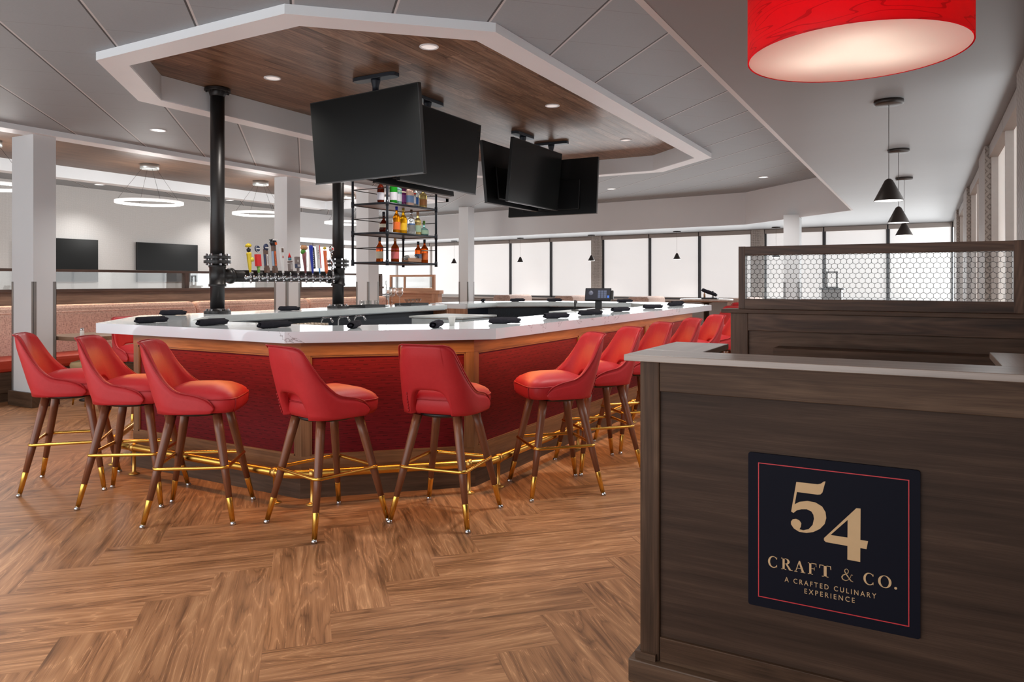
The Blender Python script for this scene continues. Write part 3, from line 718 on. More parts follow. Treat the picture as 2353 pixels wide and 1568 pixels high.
# warm strip under the counter overhang
up = offset(OPEN, .125, False)
for i in range(len(up)-1):
    (x0, y0), (x1, y1) = up[i], up[i+1]; L = math.hypot(x1-x0, y1-y0)
    light('under_counter_strip', 'AREA', ((x0+x1)/2, (y0+y1)/2, .992), STRIP*L, (1, .47, .13), (radians(-14), 0, math.atan2(y1-y0, x1-x0)), shape='RECTANGLE', size=L*.96, size_y=.03)

# ------------------------------------------------------------------ bar interior
ib = thing('ice_bin', 'stainless steel ice bin standing inside the bar', 'ice bin', (-4.45, 6.6, 0)); S3 = (-4.45, 6.6, 0)
MB().box(-4.80, -4.15, 6.35, 7.0, .08, .985).build('body', M['steel'], ib, S3, bevel=.006)
MB().box(-4.82, -4.13, 6.33, 7.02, .985, 1.005).build('lid', M['steel'], ib, S3, bevel=.004)
MB().box(-4.13, -4.112, 6.5, 6.8, .93, .955).build('handle', M['chrome'], ib, S3, bevel=.004)
for sx in (-4.76, -4.19):
    for sy in (6.39, 6.96): MB().lathe([(.02, 0), (.02, .08)], 10, (sx, sy, 0)).build('foot', M['chrome'], ib, S3)
ss = thing('back_bar_sink', 'stainless sink bench along inner left side of the bar', 'sink bench', (-5.3, 5.6, 0)); S3 = (-5.3, 5.6, 0)
MB().box(-5.45, -5.02, 4.6, 7.4, .78, .84).build('bench_top', M['steel'], ss, S3, bevel=.004)
MB().box(-5.45, -5.43, 4.6, 7.4, .84, .95).build('splash_back', M['blue_black'], ss, S3)
for yy in (4.7, 6.0, 7.3): MB().box(-5.42, -5.05, yy-.02, yy+.02, 0, .78).build('leg_frame', M['steel'], ss, S3)
for yy in (5.6, 5.85, 6.1):
    MB().tube([(-5.38, yy, .84), (-5.38, yy, .97), (-5.35, yy, 1.0), (-5.25, yy, 1.0), (-5.22, yy, .96)], .011, 8).build('spout', M['chrome'], ss, S3)
st_ = thing('service_station', 'dark navy service cabinet inside the bar under the sales terminal', 'service cabinet', (-3.35, 8.1, 0)); S3 = (-3.35, 8.1, 0)
MB().box(-3.75, -3.08, 7.6, 8.9, 0, 1.0).build('body', M['navy'], st_, S3)
MB().box(-3.77, -3.06, 7.58, 8.92, 1.0, 1.03).build('cabinet_top', M['steel'], st_, S3, bevel=.004)

# ================================================================== STOOLS (local: faces +x)
def make_stool():
    t = thing('bar_stool', 'x', 'bar stool')
    # seat: rounded box with crowned top
    seat = MB(); n = 40; rows = []
    def ring(k, z, dz=0):
        r = []
        for i in range(n):
            a = 2*pi*i/n; cx, cy = cos(a), sin(a); e = .42
            x = abs(cx)**e*(1 if cx >= 0 else -1)*.215*k; y = abs(cy)**e*(1 if cy >= 0 else -1)*.212*k
            zz = z-dz*max(0, (x-.05))/.165 if dz else z
            r.append((.03+x, y, zz))
        return r
    for k, z, dz in ((.0, .618, 0), (.80, .618, 0), (.93, .622, 0), (.985, .645, 0), (1.0, .68, 0), (.985, .708, .004), (.95, .728, .008), (.86, .748, .014), (.66, .766, .012), (.40, .775, .006), (.16, .778, 0), (0, .778, 0)): rows.append(ring(k, z, dz))
    seat.grid(rows, True, True); so = seat.build('seat', M['red_leather'], t)
    pipe = []
    for i in range(n):
        x, y, z = ring(.995, .704)[i]; pipe.append((x, y, z-.004*max(0, x-.03)/.2))
    MB().tube(pipe, .0045, 6, closed=True).build('piping', M['red_pipe'], so)
    for idx in (3, n-3):
        MB().tube([ring(k, z)[idx] for k, z in ((.995, .704), (1.003, .68), (.988, .645), (.935, .621))], .0042, 6).build('piping', M['red_pipe'], so)
    # wrap-round backrest shell with an arched gap at the rear
    tv = sorted(set([-1+2*i/72 for i in range(73)]+[s*(.205+e) for s in (-1, 1) for e in (-.0003, .0003)]+[s*v for s in (-1, 1) for v in (.19, .195, .2, .16, .12)]))
    def top(a):                       # height of the rim at parameter |t|
        pts = [(0, 1.024), (.26, 1.022), (.37, 1.014), (.44, .994), (.495, .945), (.57, .870), (.65, .808), (.73, .760), (.80, .735), (.88, .715), (.94, .700), (.98, .680), (1.0, .655)]
        for (x0, y0), (x1, y1) in zip(pts, pts[1:]):
            if a <= x1: k = (a-x0)/(x1-x0); return y0+(y1-y0)*k
        return pts[-1][1]
    def bot(a):
        if a < .205: return .622+.145*sqrt(max(0, 1-(a/.205)**3.0))
        if a > .93: return .622+.03*((a-.93)/.07)**2
        return .622
    def plan(tt, off):
        ph = tt*radians(112); e = .62
        cx, cy = -cos(ph), sin(ph)
        x = (abs(cx)**e)*(1 if cx >= 0 else -1)*(.232-off); y = (abs(cy)**e)*(1 if cy >= 0 else -1)*(.232-off)
        return x+.012, y
    def pos(tt, z, off):
        x, y = plan(tt, off); k = max(0, (z-.64))/.36; back = max(0, cos(tt*radians(112)))
        return (x-.105*k, y*(1-.13*k**1.3), z)
    NV = 14; out_rows, in_rows = [], []
    for v in range(NV+1):
        ro, ri = [], []
        for tt in tv:
            a = abs(tt); zb, zt = bot(a), top(a); z = zb+(zt-zb)*v/NV
            edge = .011*(1-min(1, (1-v/NV)*4))+.004*(1-min(1, v/NV*5))
            ro.append(pos(tt, z, edge)); ri.append(pos(tt, z, .036+.012*max(0, 1-a*1.6)-edge))
        out_rows.append(ro); in_rows.append(ri)
    sh = MB(); m = len(tv)
    vs = [p for r in out_rows for p in r]+[p for r in in_rows for p in r]; o2 = (NV+1)*m; fs = []
    for v in range(NV):
        for i in range(m-1):
            fs.append((v*m+i, v*m+i+1, (v+1)*m+i+1, (v+1)*m+i)); fs.append((o2+v*m+i, o2+(v+1)*m+i, o2+(v+1)*m+i+1, o2+v*m+i+1))
    for i in range(m-1):
        fs.append((i+1, i, o2+i, o2+i+1)); fs.append((NV*m+i, NV*m+i+1, o2+NV*m+i+1, o2+NV*m+i))
    for v in range(NV):
        fs.append((v*m, (v+1)*m, o2+(v+1)*m, o2+v*m)); fs.append((v*m+m-1, o2+v*m+m-1, o2+(v+1)*m+m-1, (v+1)*m+m-1))
    sh.add(vs, fs, None, True); bo = sh.build('backrest', M['red_leather'], t)
    rim = [pos(tt, top(abs(tt))+.001, .003) for tt in tv]
    MB().tube(rim, .0048, 6).build('piping', M['red_pipe'], bo)
    for s in (-1, 1):                  # laced seam beside the gap
        seam = MB()
        for k in range(7): seam.lathe([(.0001, -.008), (.0045, -.005), (.0045, .005), (.0001, .008)], 6, pos(s*.232, .64+k*.017, -.002))
        if s == 1: seam.build('lacing', M['red_pipe'], bo)
    # swivel plate
    MB().lathe([(.15, .598), (.16, .606), (.16, .617)], 24, sx=1, sy=1).build('swivel_plate', M['black_metal'], t)
    for sx in (-1, 1):
        for sy in (-1, 1):
            p0, p1 = Vector((sx*.125, sy*.125, .606)), Vector((sx*.241, sy*.241, .012)); d = p1-p0
            def P(z): return p0+d*((.606-z)/.594)
            lg = MB().tube([P(.606), P(.5), P(.3), P(.145)], [.0265, .0255, .022, .0172], 14).build('leg', M['walnut'], t)
            MB().tube([P(.147), P(.145), P(.02)], [.0174, .0178, .0140], 12).build('ferrule', M['brass'], lg)
            MB().tube([P(.021), P(.014), (P(.0).x, P(.0).y, .008), (P(0).x, P(0).y, 0)], [.011, .013, .016, .016], 12).build('glide', M['chrome'], lg)
    rz, k = .315, .203; rp = []
    for cx, cy, a0 in ((k-.03, k-.03, 0), (-k+.03, k-.03, 90), (-k+.03, -k+.03, 180), (k-.03, -k+.03, 270)):
        for q in range(6):
            a = radians(a0+90*q/5); rp.append((cx+.03*cos(a), cy+.03*sin(a), rz))
    MB().tube(rp, .0105, 10, closed=True).build('footrest_ring', M['brass'], t)
    return t
stool0 = make_stool()
GS = 'red leather bar stools around the bar'
ST = [(-5.045, 2.893, 47, 'leftmost red leather bar stool at front, beside the white pillar'),
      (-4.379, 2.911, 35, 'red leather bar stool at front, second from the left'),
      (-3.739, 2.899, 36, 'red leather bar stool at front showing its full left side and seat, third from left'),
      (-2.972, 3.145, 77, 'red leather bar stool at the bar corner with its back turned, left of two'),
      (-2.448, 3.581, 98.5, 'red leather bar stool seen squarely from behind with arched gap in its back'),
      (-2.141, 4.396, 226, 'red leather bar stool facing left, nearest on the right side of the bar'),
      (-2.137, 5.112, 228, 'red leather bar stool second along the right side, just left of host stand'),
      (-2.13, 5.87, 228, 'red bar stool third along right side of bar, above the host stand corner'),
      (-2.12, 6.72, 222, 'red bar stool fourth along right side of the bar'),
      (-2.10, 7.55, 222, 'red bar stool fifth along right side of the bar'),
      (-2.06, 8.38, 215, 'red bar stool sixth along right side, partly behind the partition end'),
      (-6.58, 4.45, -5, 'red bar stool on the far left side of the bar beside the wall bench table'),
      (-6.62, 5.45, 0, 'red bar stool behind left end of counter, only its rim showing'),
      (-2.10, 9.45, 200, 'far red bar stool at the rear right bar corner under counter end'),
      (-2.55, 10.45, 235, 'far red bar stool behind the rear right corner of the bar'),
      (-2.75, 12.85, 110, 'farthest red bar stool beside the round high table')]
for i, (x, y, a, lab) in enumerate(ST):
    if i == 0:
        stool0.location = (x, y, 0); stool0.rotation_euler = (0, 0, radians(a)); stool0['label'] = lab; stool0['group'] = GS
    else: dup(stool0, (x, y, 0), radians(a), lab, GS)

# ================================================================== BEER TOWER
PX, PYA, PYB, CT = -5.83, 4.70, 6.34, 1.07
bt = thing('beer_tower', 'black iron pipe beer tower with twelve taps rising from counter to ceiling', 'beer tower', (PX, PYA, CT)); S = (PX, PYA, CT)
def flange(mb, y, z, up=1, r=.122): mb.lathe([(r, z), (r, z+.028)], 28, (PX, y, 0), smooth=False)
def bolts(y, z0, z1, r=.1, n=8):
    b = MB()
    for k in range(n):
        a = 2*pi*(k+.5)/n; b.lathe([(.0001, z0), (.009, z0), (.009, z1), (.0001, z1)], 6, (PX+r*cos(a), y+r*sin(a), 0), smooth=False)
    return b
for y in (PYA, PYB):
    MB().lathe([(.064, CT+.02), (.064, 3.18)], 28, (PX, y, 0)).build('pipe', M['dark_pipe'], bt, S)
    f = MB(); flange(f, y, CT); f.lathe([(.08, CT+.028), (.066, CT+.05)], 24, (PX, y, 0)); f.build('base_flange', M['dark_pipe'], bt, S, bevel=.003)
    bolts(y, CT+.028, CT+.044).build('bolts', M['chrome'], bt, S)['kind'] = 'stuff'
    f = MB(); flange(f, y, 1.545); flange(f, y, 1.588); f.lathe([(.075, 1.535), (.075, 1.63)], 24, (PX, y, 0)); f.build('joint_flange', M['dark_pipe'], bt, S, bevel=.003)
    bolts(y, 1.527, 1.635).build('bolts', M['chrome'], bt, S)['kind'] = 'stuff'
    f = MB(); flange(f, y, 3.165, r=.118); f.lathe([(.066, 3.12), (.08, 3.165)], 24, (PX, y, 0)); f.build('ceiling_flange', M['dark_pipe'], bt, S, bevel=.003)
    bolts(y, 3.15, 3.166).build('bolts', M['black_metal'], bt, S)['kind'] = 'stuff'
    tee = MB().lathe([(.074, 1.325), (.079, 1.327), (.079, 1.35), (.073, 1.353), (.073, 1.505), (.079, 1.508), (.079, 1.53), (.074, 1.532)], 28, (PX, y, 0))
    s = 1 if y == PYA else -1; za = 1.428
    tee.tube([(PX, y, za), (PX, y+s*.10, za), (PX, y+s*.135, za), (PX, y+s*.136, za), (PX, y+s*.16, za)], [.066, .066, .068, .076, .076], 24)
    tee.build('tee_fitting', M['dark_pipe'], bt, S)
MB().tube([(PX, PYA+.12, 1.428), (PX, PYB-.12, 1.428)], .058, 28).build('tap_pipe', M['dark_pipe'], bt, S)
TAPY = [4.985, 5.09, 5.195, 5.30, 5.405, 5.508, 5.612, 5.718, 5.822, 5.926, 6.03, 6.135]
HTOP = [1.77, 1.755, 1.77, 1.825, 1.74, 1.69, 1.645, 1.775, 1.775, 1.78, 1.775, 1.78]
def handle_frame(y):           # local: x toward the barkeeper, y along pipe, z up; leaning back
    return Tr(PX+.118-PX, y-PYA, 1.462-CT) @ Rot(radians(9), 'Z') @ Rot(radians(-5), 'Y')
YEL, RED_, BRN, WHT, BLU, ORG, GRN, BLK = colour('yellow', 226, 196, 44), colour('scarlet', 214, 16, 18), colour('umber', 94, 66, 52), colour('offwhite', 222, 220, 220), colour('cobalt', 24, 50, 170), colour('orange', 226, 98, 20), colour('leaf', 120, 168, 70), colour('inkblack', 30, 30, 38)
SLV, TAN, GRYH, NVY, MAR = M['chrome'], colour('tan', 190, 138, 96), colour('dusk_grey', 112, 96, 92), colour('inknavy', 36, 46, 78), colour('maroon', 128, 66, 70)
def dashes(y0, x, z0, z1, n, w=.006):
    d = MB(); st = (z1-z0)/n
    for k in range(n): d.box(x, x+.001, y0-w, y0+w*random.uniform(.4, 1), z0+k*st, z0+k*st+st*.62)
    return d
for i, (y, zt) in enumerate(zip(TAPY, HTOP)):
    L = zt-1.475; F = handle_frame(y)
    fa = MB().tube([(PX+.05, y, 1.415), (PX+.065, y, 1.415), (PX+.066, y, 1.415), (PX+.105, y, 1.415)], [.022, .022, .011, .011], 12)
    fa.lathe([(.0001, -.012), (.016, -.008), (.017, .006), (.013, .016), (.009, .026), (.010, .036), (.006, .05)], 12, (PX+.118, y, 1.418))
    fa.tube([(PX+.118, y, 1.412), (PX+.124, y, 1.385), (PX+.128, y, 1.357)], [.012, .010, .0085], 10)
    fo = fa.build('faucet', M['chrome'], bt, S)
    def h(name, mb, mat): return mb.build(name, mat, fo, M4=F)
    if i == 0:
        a = h('tap_handle', MB().lathe([(.009, 0), (.012, .02), (.016, .04), (.022, .12), (.024, L*.58), (.026, L*.6), (.026, L*.64), (.018, L*.66)], 14), YEL); a['label'] = 'yellow bottle shaped tap handle with round straw topped knob'
        h('tap_finial', MB().lathe([(.0001, 0), (.018, .01), (.022, .03), (.0001, .05)], 12, (0, 0, L*.66)), BLK)
        h('tap_finial', MB().lathe([(.0001, 0), (.018, .004), (.034, .014), (.024, .032), (.0001, .045)], 14, (0, 0, L*.82)), YEL)
        h('tap_badge', MB().lathe([(.0001, .0), (.022, .0), (.022, .005), (.0001, .005)], 16, M4=Tr(.026, .012, L*.42) @ Rot(pi/2, 'Y')), colour('lemon', 236, 226, 90))
    elif i == 1:
        a = h('tap_handle', MB().lathe([(.012, 0), (.014, .05)], 10).box(-.012, .012, -.014, .014, .05, .06), GRN)
        h('tap_block', MB().box(-.014, .016, -.031, .031, L*.22, L*.64), RED_)['label'] = 'bright red square tap handle block'
        h('tap_badge', MB().lathe([(.0001, -.008), (.034, -.008), (.034, .008), (.0001, .008)], 10, M4=Tr(.004, 0, L*.84) @ Rot(pi/2, 'Y'), smooth=False), NVY)
        h('tap_badge', MB().box(.0125, .0135, -.026, .026, L*.82, L*.86).lathe([(.030, .0085), (.034, .0085)], 20, M4=Tr(.004, 0, L*.84) @ Rot(pi/2, 'Y'), cap=False), WHT)
    elif i in (2, 3):
        a = h('tap_handle', MB().box(-.018, .018, -.022, .022, 0, .05).box(-.015, .015, -.019, .019, .05, L*.8), BRN)
        h('tap_plate', MB().box(.015, .017, -.010, .010, .07, L*.62), WHT if i == 2 else ORG)
        h('tap_plate', MB().box(-.012, .012, -.0205, -.019, .07, L*.62), NVY if i == 2 else colour('steelblue', 150, 170, 196))
        h('tap_lettering', dashes(0, .0172, .09, L*.56, 7, .004), BLK if i == 3 else NVY)
        if i == 2: h('tap_badge', MB().lathe([(.0001, -.010), (.030, -.008), (.030, .008), (.0001, .010)], 18, M4=Tr(.008, 0, L*.86) @ Rot(pi/2, 'Y'), sx=1.15), NVY); h('tap_badge', MB().box(.019, .021, -.026, .026, L*.82, L*.86), WHT)
        else: h('tap_badge', MB().lathe([(.0001, 0), (.026, .01), (.036, .04), (.030, .07), (.0001, .08)], 16, (0, 0, L*.76)).box(-.012, .012, -.046, .046, L*.93, L*.96), BLK); h('tap_badge', MB().box(.033, .036, -.015, .015, L*.80, L*.87), ORG); h('tap_badge', MB().box(.026, .034, -.036, .036, L*.925, L*.965), WHT)
    elif i == 4:
        h('tap_handle', MB().add([(x, yy, 0) for x, yy in ((-.008, -.008), (.008, -.008), (.008, .008), (-.008, .008))]+[(x, yy, L) for x, yy in ((-.012, -.028), (.012, -.028), (.012, .028), (-.012, .028))], [(3, 2, 1, 0), (4, 5, 6, 7), (0, 1, 5, 4), (1, 2, 6, 5), (2, 3, 7, 6), (3, 0, 4, 7)]), WHT)['label'] = 'white tapered paddle tap handle'
        h('tap_plate', MB().box(.0125, .0135, -.015, .015, L*.80, L*.95), BRN); h('tap_badge', MB().lathe([(.0001, 0), (.012, 0), (.012, .001)], 8, M4=Tr(.0125, 0, L*.62) @ Rot(pi/2, 'Y')), colour('rose', 190, 120, 120))
    elif i == 5:
        h('tap_handle', MB().box(-.014, .014, -.022, .022, .02, L*.46).lathe([(.024, L*.50), (.028, L*.54), (.024, L*.58)], 14), GRYH); h('tap_plate', MB().box(.0145, .016, -.016, .016, .035, L*.42), colour('ash', 168, 160, 158))
        h('tap_finial', MB().lathe([(.0001, L*.60), (.018, L*.62), (.016, L*.74), (.0001, L*.76)], 12), colour('teal', 60, 120, 140))
        h('tap_finial', MB().lathe([(.0001, L*.74), (.018, L*.74), (.0001, L)], 14), RED_)['label'] = 'small red cone on grey tap handle'
    elif i == 6:
        h('tap_handle', MB().box(-.012, .012, -.006, .006, 0, .05).box(-.014, .014, -.029, .029, .05, L), GRYH); h('tap_lettering', MB().box(.0145, .0155, -.022, .02, L*.38, L*.52).box(.0145, .0155, -.022, .004, L*.68, L*.82), colour('ash', 168, 160, 158)); h('tap_plate', MB().box(-.0145, .0148, -.0295, .0295, L*.32, L*.56), NVY)
    elif i == 7:
        h('tap_handle', MB().lathe([(.010, 0), (.014, .05), (.022, L*.55), (.024, L*.74)], 14), MAR); h('tap_plate', MB().box(.019, .022, -.006, .006, .06, L*.68), WHT)
        h('tap_finial', MB().lathe([(.0001, 0), (.022, .01), (.028, .03), (.016, .06)], 12, (-.006, -.008, L*.66)), colour('hop', 70, 140, 40))
        h('tap_finial', MB().lathe([(.0001, 0), (.022, .01), (.026, .028), (.018, .046), (.0001, .056)], 14, (0, -.017, L*.82)).lathe([(.0001, 0), (.022, .01), (.026, .028), (.018, .046), (.0001, .056)], 14, (.006, .017, L*.81)), TAN)['label'] = 'pair of tan round knobs on maroon tap handle'
    elif i == 8:
        h('tap_handle', MB().lathe([(.010, 0), (.013, .05), (.019, L*.75), (.022, L*.94), (.018, L)], 14, sy=1), BLU)['label'] = 'tall cobalt blue tap handle'; h('tap_lettering', dashes(.006, .018, .07, L*.84, 9, .006), WHT)
        h('tap_plate', MB().box(-.012, .012, .026, .044, .05, L*.93), BLK)
    elif i == 9:
        h('tap_handle', MB().lathe([(.008, 0), (.008, .06)], 10), colour('sky', 70, 140, 200)); h('tap_plate', MB().box(-.010, .010, -.022, .012, .055, L), WHT)['label'] = 'white tap handle with vertical dark lettering'; h('tap_plate', MB().box(-.012, .012, .012, .024, .055, L), RED_)
        text_mb('ULTRA', .026, F @ Tr(.0105, -.002, L*.55) @ Rot(pi/2, 'Z') @ Rot(pi/2, 'X') @ Rot(pi/2, 'Z'), 1.15, 'LEFT', .0004).build('tap_lettering', BLK, fo)
        h('tap_plate', MB().box(.0102, .0112, -.014, -.002, L*.50, L*.53), RED_)
    elif i == 10:
        h('tap_handle', MB().lathe([(.010, 0), (.010, .03)], 10).box(-.010, .010, -.018, .018, .02, L*.84), ORG)['label'] = 'orange board tap handle with small yellow ball'; h('tap_lettering', dashes(.004, .0104, .09, L*.66, 8, .006), WHT); h('tap_finial', MB().lathe([(.0001, 0), (.016, .008), (.018, .022), (.0001, .038)], 12, (0, 0, L*.87)), YEL)
    else:
        h('tap_handle', MB().tube([(0, 0, 0), (0, -.004, .06), (.0, .012, .09), (0, -.006, .12), (0, -.006, L*.8)], [.008, .011, .014, .015, .012], 10), SLV); h('tap_badge', MB().lathe([(.0001, -.014), (.032, -.012), (.034, 0), (.032, .012), (.0001, .014)], 18, M4=Tr(0, -.002, L*.90) @ Rot(pi/2, 'Y')), SLV)['label'] = 'round chrome topped tap handle'; h('tap_badge', MB().lathe([(.0001, .0), (.025, .0), (.025, .003), (.0001, .003)], 18, M4=Tr(.0135, -.002, L*.90) @ Rot(pi/2, 'Y')), WHT); h('tap_badge', MB().box(.0165, .0175, -.016, .010, L*.86, L*.93), RED_)

# ================================================================== BOTTLE SHELF
BX0, BX1, BY0, BY1 = -6.10, -5.565, 6.89, 7.89; ZB = [1.60, 1.955, 2.31, 2.66]
bs = thing('hanging_bottle_shelf', 'black pipe bottle shelf hanging over the left counter', 'hanging shelf', (-5.83, 7.39, 1.6)); S = (-5.83, 7.39, 1.6)
for x in (BX0, BX1):
    for y in (BY0, BY1):
        p = MB().tube([(x, y, 1.59), (x, y, 3.2)], .0155, 10)
        for z in ZB: p.tube([(x, y, z-.035), (x, y, z+.035)], .020, 10)
        p.build('upright', M['blue_black'], bs, S)
for z in ZB:
    r = MB()
    for x in (BX0, BX1): r.tube([(x, BY0, z), (x, BY1, z)], .0135, 10)
    for y in (BY0, BY1): r.tube([(BX0, y, z), (BX1, y, z)], .0135, 10)
    r.build('shelf_rail', M['blue_black'], bs, S)
    if z < 2.6: MB().box(BX0+.012, BX1-.012, BY0+.012, BY1-.012, z-.006, z+.012, 1).build('shelf_board', M['bar_oak'] if z > 2 else M['blue_black'], bs, S)
    if z < 2.6:
        for dz in (.18,):
            g = MB().tube([(BX0, BY0, z+dz), (BX1-.0, BY0, z+dz)], .0055, 6).tube([(BX0, BY0, z+dz), (BX0, BY1, z+dz)], .0055, 6).tube([(BX0, BY1, z+dz), (BX1, BY1, z+dz)], .0055, 6)
            g.build('guard_bar', M['black_metal'], bs, S)
def bottle(kind, x, y, z, glass, cap, lab_m, label, lab2=None, h=.30, r=.038, name='bottle'):
    t = thing(name, label, 'bottle', (x, y, z), random.uniform(-.2, .2), 'liquor bottles on the hanging shelf')
    h *= 1.06; r *= 1.13; k = h/.30
    sq = dict(pw=1.0)
    if kind == 'tall': prof = [(r*.92, 0), (r, .006), (r, .17*k), (r*.9, .19*k), (r*.5, .215*k), (.014, .235*k), (.0135, .27*k)]
    elif kind == 'round': prof = [(r*.8, 0), (r*1.05, .01), (r*1.1, .06*k), (r*.95, .13*k), (r*.5, .17*k), (.015, .19*k), (.0145, .25*k)]
    elif kind == 'square': prof = [(r*.95, 0), (r, .006), (r, .18*k), (r*.85, .20*k), (.016, .22*k), (.015, .255*k)]; sq = dict(pw=.45)
    elif kind == 'squat': prof = [(r*1.15, 0), (r*1.3, .012), (r*1.3, .06), (r*1.0, .085), (r*.4, .105), (.013, .12), (.012, .16)]
    else: prof = [(r*1.1, 0), (r*1.15, .006), (r*.85, .17*k), (r*.6, .20*k), (.015, .215*k), (.014, .25*k)]
    MB().lathe(prof, 20 if kind != 'square' else 24, **sq).build('glass_body', glass, t)
    zt = prof[-1][1]
    MB().lathe([(.0165, zt-.012), (.017, zt+.0), (.017, h-.002 if kind != 'squat' else zt+.03), (.0145, h if kind != 'squat' else zt+.032)], 14).build('cap', cap, t)
    rr_ = {'squat': r*1.31, 'round': r*1.07}.get(kind, r*1.012)
    z0, z1 = (.02, .07) if kind == 'squat' else (.04*k, .125*k)
    if kind == 'flare': MB().lathe([(r*1.075, .04*k), (r*.925, .13*k)], 20, cap=False).build('paper_label', lab_m, t)
    else: MB().lathe([(rr_, z0), (rr_, z1)], 20 if kind != 'square' else 24, cap=False, **sq).build('paper_label', lab_m, t)
    if lab2: MB().lathe([(r*1.015, .15*k), (r*1.015, .165*k)], 20 if kind != 'square' else 24, cap=False, **sq).build('neck_label', lab2, t)
    return t
CAPB, CAPG, CAPW, CAPU, CORK = BLK, colour('capgold', 206, 176, 84, metal=.6, rough=.3), WHT, colour('royal', 30, 36, 150), colour('cork', 176, 132, 92)
LAB = {k: colour('lab_'+k, *v) for k, v in dict(grey=(196, 196, 206), red=(208, 52, 40), orange=(232, 110, 40), blue=(40, 96, 170), yellow=(236, 190, 40), pink=(226, 110, 110), cream=(222, 210, 186), green=(168, 196, 170), brown=(176, 120, 70), slate=(96, 120, 156), purple=(88, 40, 92)).items()}
X1, X2, X3 = -5.67, -5.72, -5.62
zt_ = ZB[2]+.0135
for a in [('tall', X1-.1, 7.02, 'b_dark_rum', CAPB, 'grey', 'dark bottle with white oval label, leftmost on the top shelf'),
          ('tall', X1, 7.14, 'b_green', CAPB, 'grey', 'bright green bottle on the top shelf', None, .32, .043),
          ('square', X1-.02, 7.25, 'b_aqua', CAPB, 'grey', 'pale aqua square bottle on the top shelf', 'green'),
          ('square', X1-.03, 7.35, 'b_plum', CAPB, 'purple', 'dark plum bottle on the top shelf', 'cream'),
          ('square', X1, 7.45, 'b_pink', CAPW, 'slate', 'pale pink bottle with blue grey label on the top shelf', None, .30, .045),
          ('tall', X1-.02, 7.555, 'b_clear', CAPW, 'grey', 'clear bottle with white label over small red patch on top shelf', 'red'),
          ('tall', X1-.05, 7.65, 'b_clear', CAPW, 'blue', 'clear bottle with low blue label on the top shelf'),
          ('square', X1, 7.75, 'b_straw', CORK, 'brown', 'straw bottle with brown label, rightmost on the top shelf', None, .26, .038)]:
    bottle(a[0], a[1], a[2], zt_, M[a[3]], a[4], LAB[a[5]], a[6], LAB[a[7]] if len(a) > 7 and a[7] else None, *(a[8:]))
zt_ = ZB[1]+.0135
for a in [('round', X1-.08, 7.05, 'b_dark_rum', CAPB, 'cream', 'round dark rum bottle, leftmost on the middle shelf', None, .24, .046),
          ('tall', X1, 7.20, 'b_amber', CAPU, 'orange', 'amber bottle with blue cap and orange label on middle shelf', None, .31, .041),
          ('tall', X1, 7.335, 'b_gold', CAPG, 'yellow', 'golden bottle with gold cap and yellow label on middle shelf', None, .30, .041),
          ('flare', X1, 7.50, 'b_clear', SLV, 'blue', 'clear flared bottle with silver stopper and blue label on middle shelf', None, .30, .046),
          ('tall', X1, 7.635, 'b_straw', CORK, 'green', 'pale straw bottle with pale green label on middle shelf', None, .28, .041),
          ('squat', X1, 7.77, 'b_aqua', GRN, 'green', 'squat clear green bottle, rightmost on the middle shelf', None, .19, .042)]:
    bottle(a[0], a[1], a[2], zt_, M[a[3]], a[4], LAB[a[5]], a[6], LAB[a[7]] if len(a) > 7 and a[7] else None, *(a[8:]))
zt_ = ZB[0]+.0135
for a in [('tall', X1-.1, 7.0, 'b_whiskey', CAPB, 'cream', 'whiskey bottle with cream label, leftmost on the bottom shelf', 'red', .28, .040),
          ('tall', X1, 7.17, 'b_whiskey', CORK, 'pink', 'amber bottle with pink red label on the bottom shelf', 'red', .28, .044),
          ('square', X1-.1, 7.30, 'b_dark_rum', CAPB, 'cream', 'dark square bottle with cream label behind wooden box on bottom shelf', None, .27, .036),
          ('tall', X1-.02, 7.67, 'b_whiskey', CAPB, 'slate', 'whiskey bottle with slate blue label right of wooden box', None, .26, .040),
          ('tall', X1, 7.78, 'b_whiskey', CAPB, 'orange', 'red orange bottle, rightmost on the bottom shelf', 'cream', .29, .043)]:
    bottle(a[0], a[1], a[2], zt_, M[a[3]], a[4], LAB[a[5]], a[6], LAB[a[7]] if len(a) > 7 and a[7] else None, *(a[8:]))
wb = thing('wooden_box', 'small open wooden box on the bottom bottle shelf', 'box', (X1+.02, 7.48, zt_))
MB().box(-.052, .052, -.135, .135, 0, .008, 1).box(.044, .052, -.135, .135, 0, .055, 1).box(-.052, -.044, -.135, .135, 0, .055, 1).box(-.044, .044, -.135, -.127, 0, .028, 0).box(-.044, .044, .127, .135, 0, .028, 0).build('tray', M['far_oak'], wb)
lb = thing('bottle', 'white labelled bottle lying in the wooden box on bottom shelf', 'bottle', (X1+.02, 7.48, zt_+.060), 0, 'liquor bottles on the hanging shelf')
LR = Rot(radians(-86), 'X') @ Tr(0, 0, -.12)
MB().lathe([(.036, -.0), (.038, .01), (.038, .15), (.02, .175), (.013, .19), (.012, .24)], 18, M4=LR).build('glass_body', M['b_clear'], lb)
MB().lathe([(.0386, .03), (.0386, .14)], 18, M4=LR, cap=False).build('paper_label', WHT, lb)
MB().lathe([(.015, .232), (.015, .255)], 12, M4=LR).build('cap', BLK, lb)

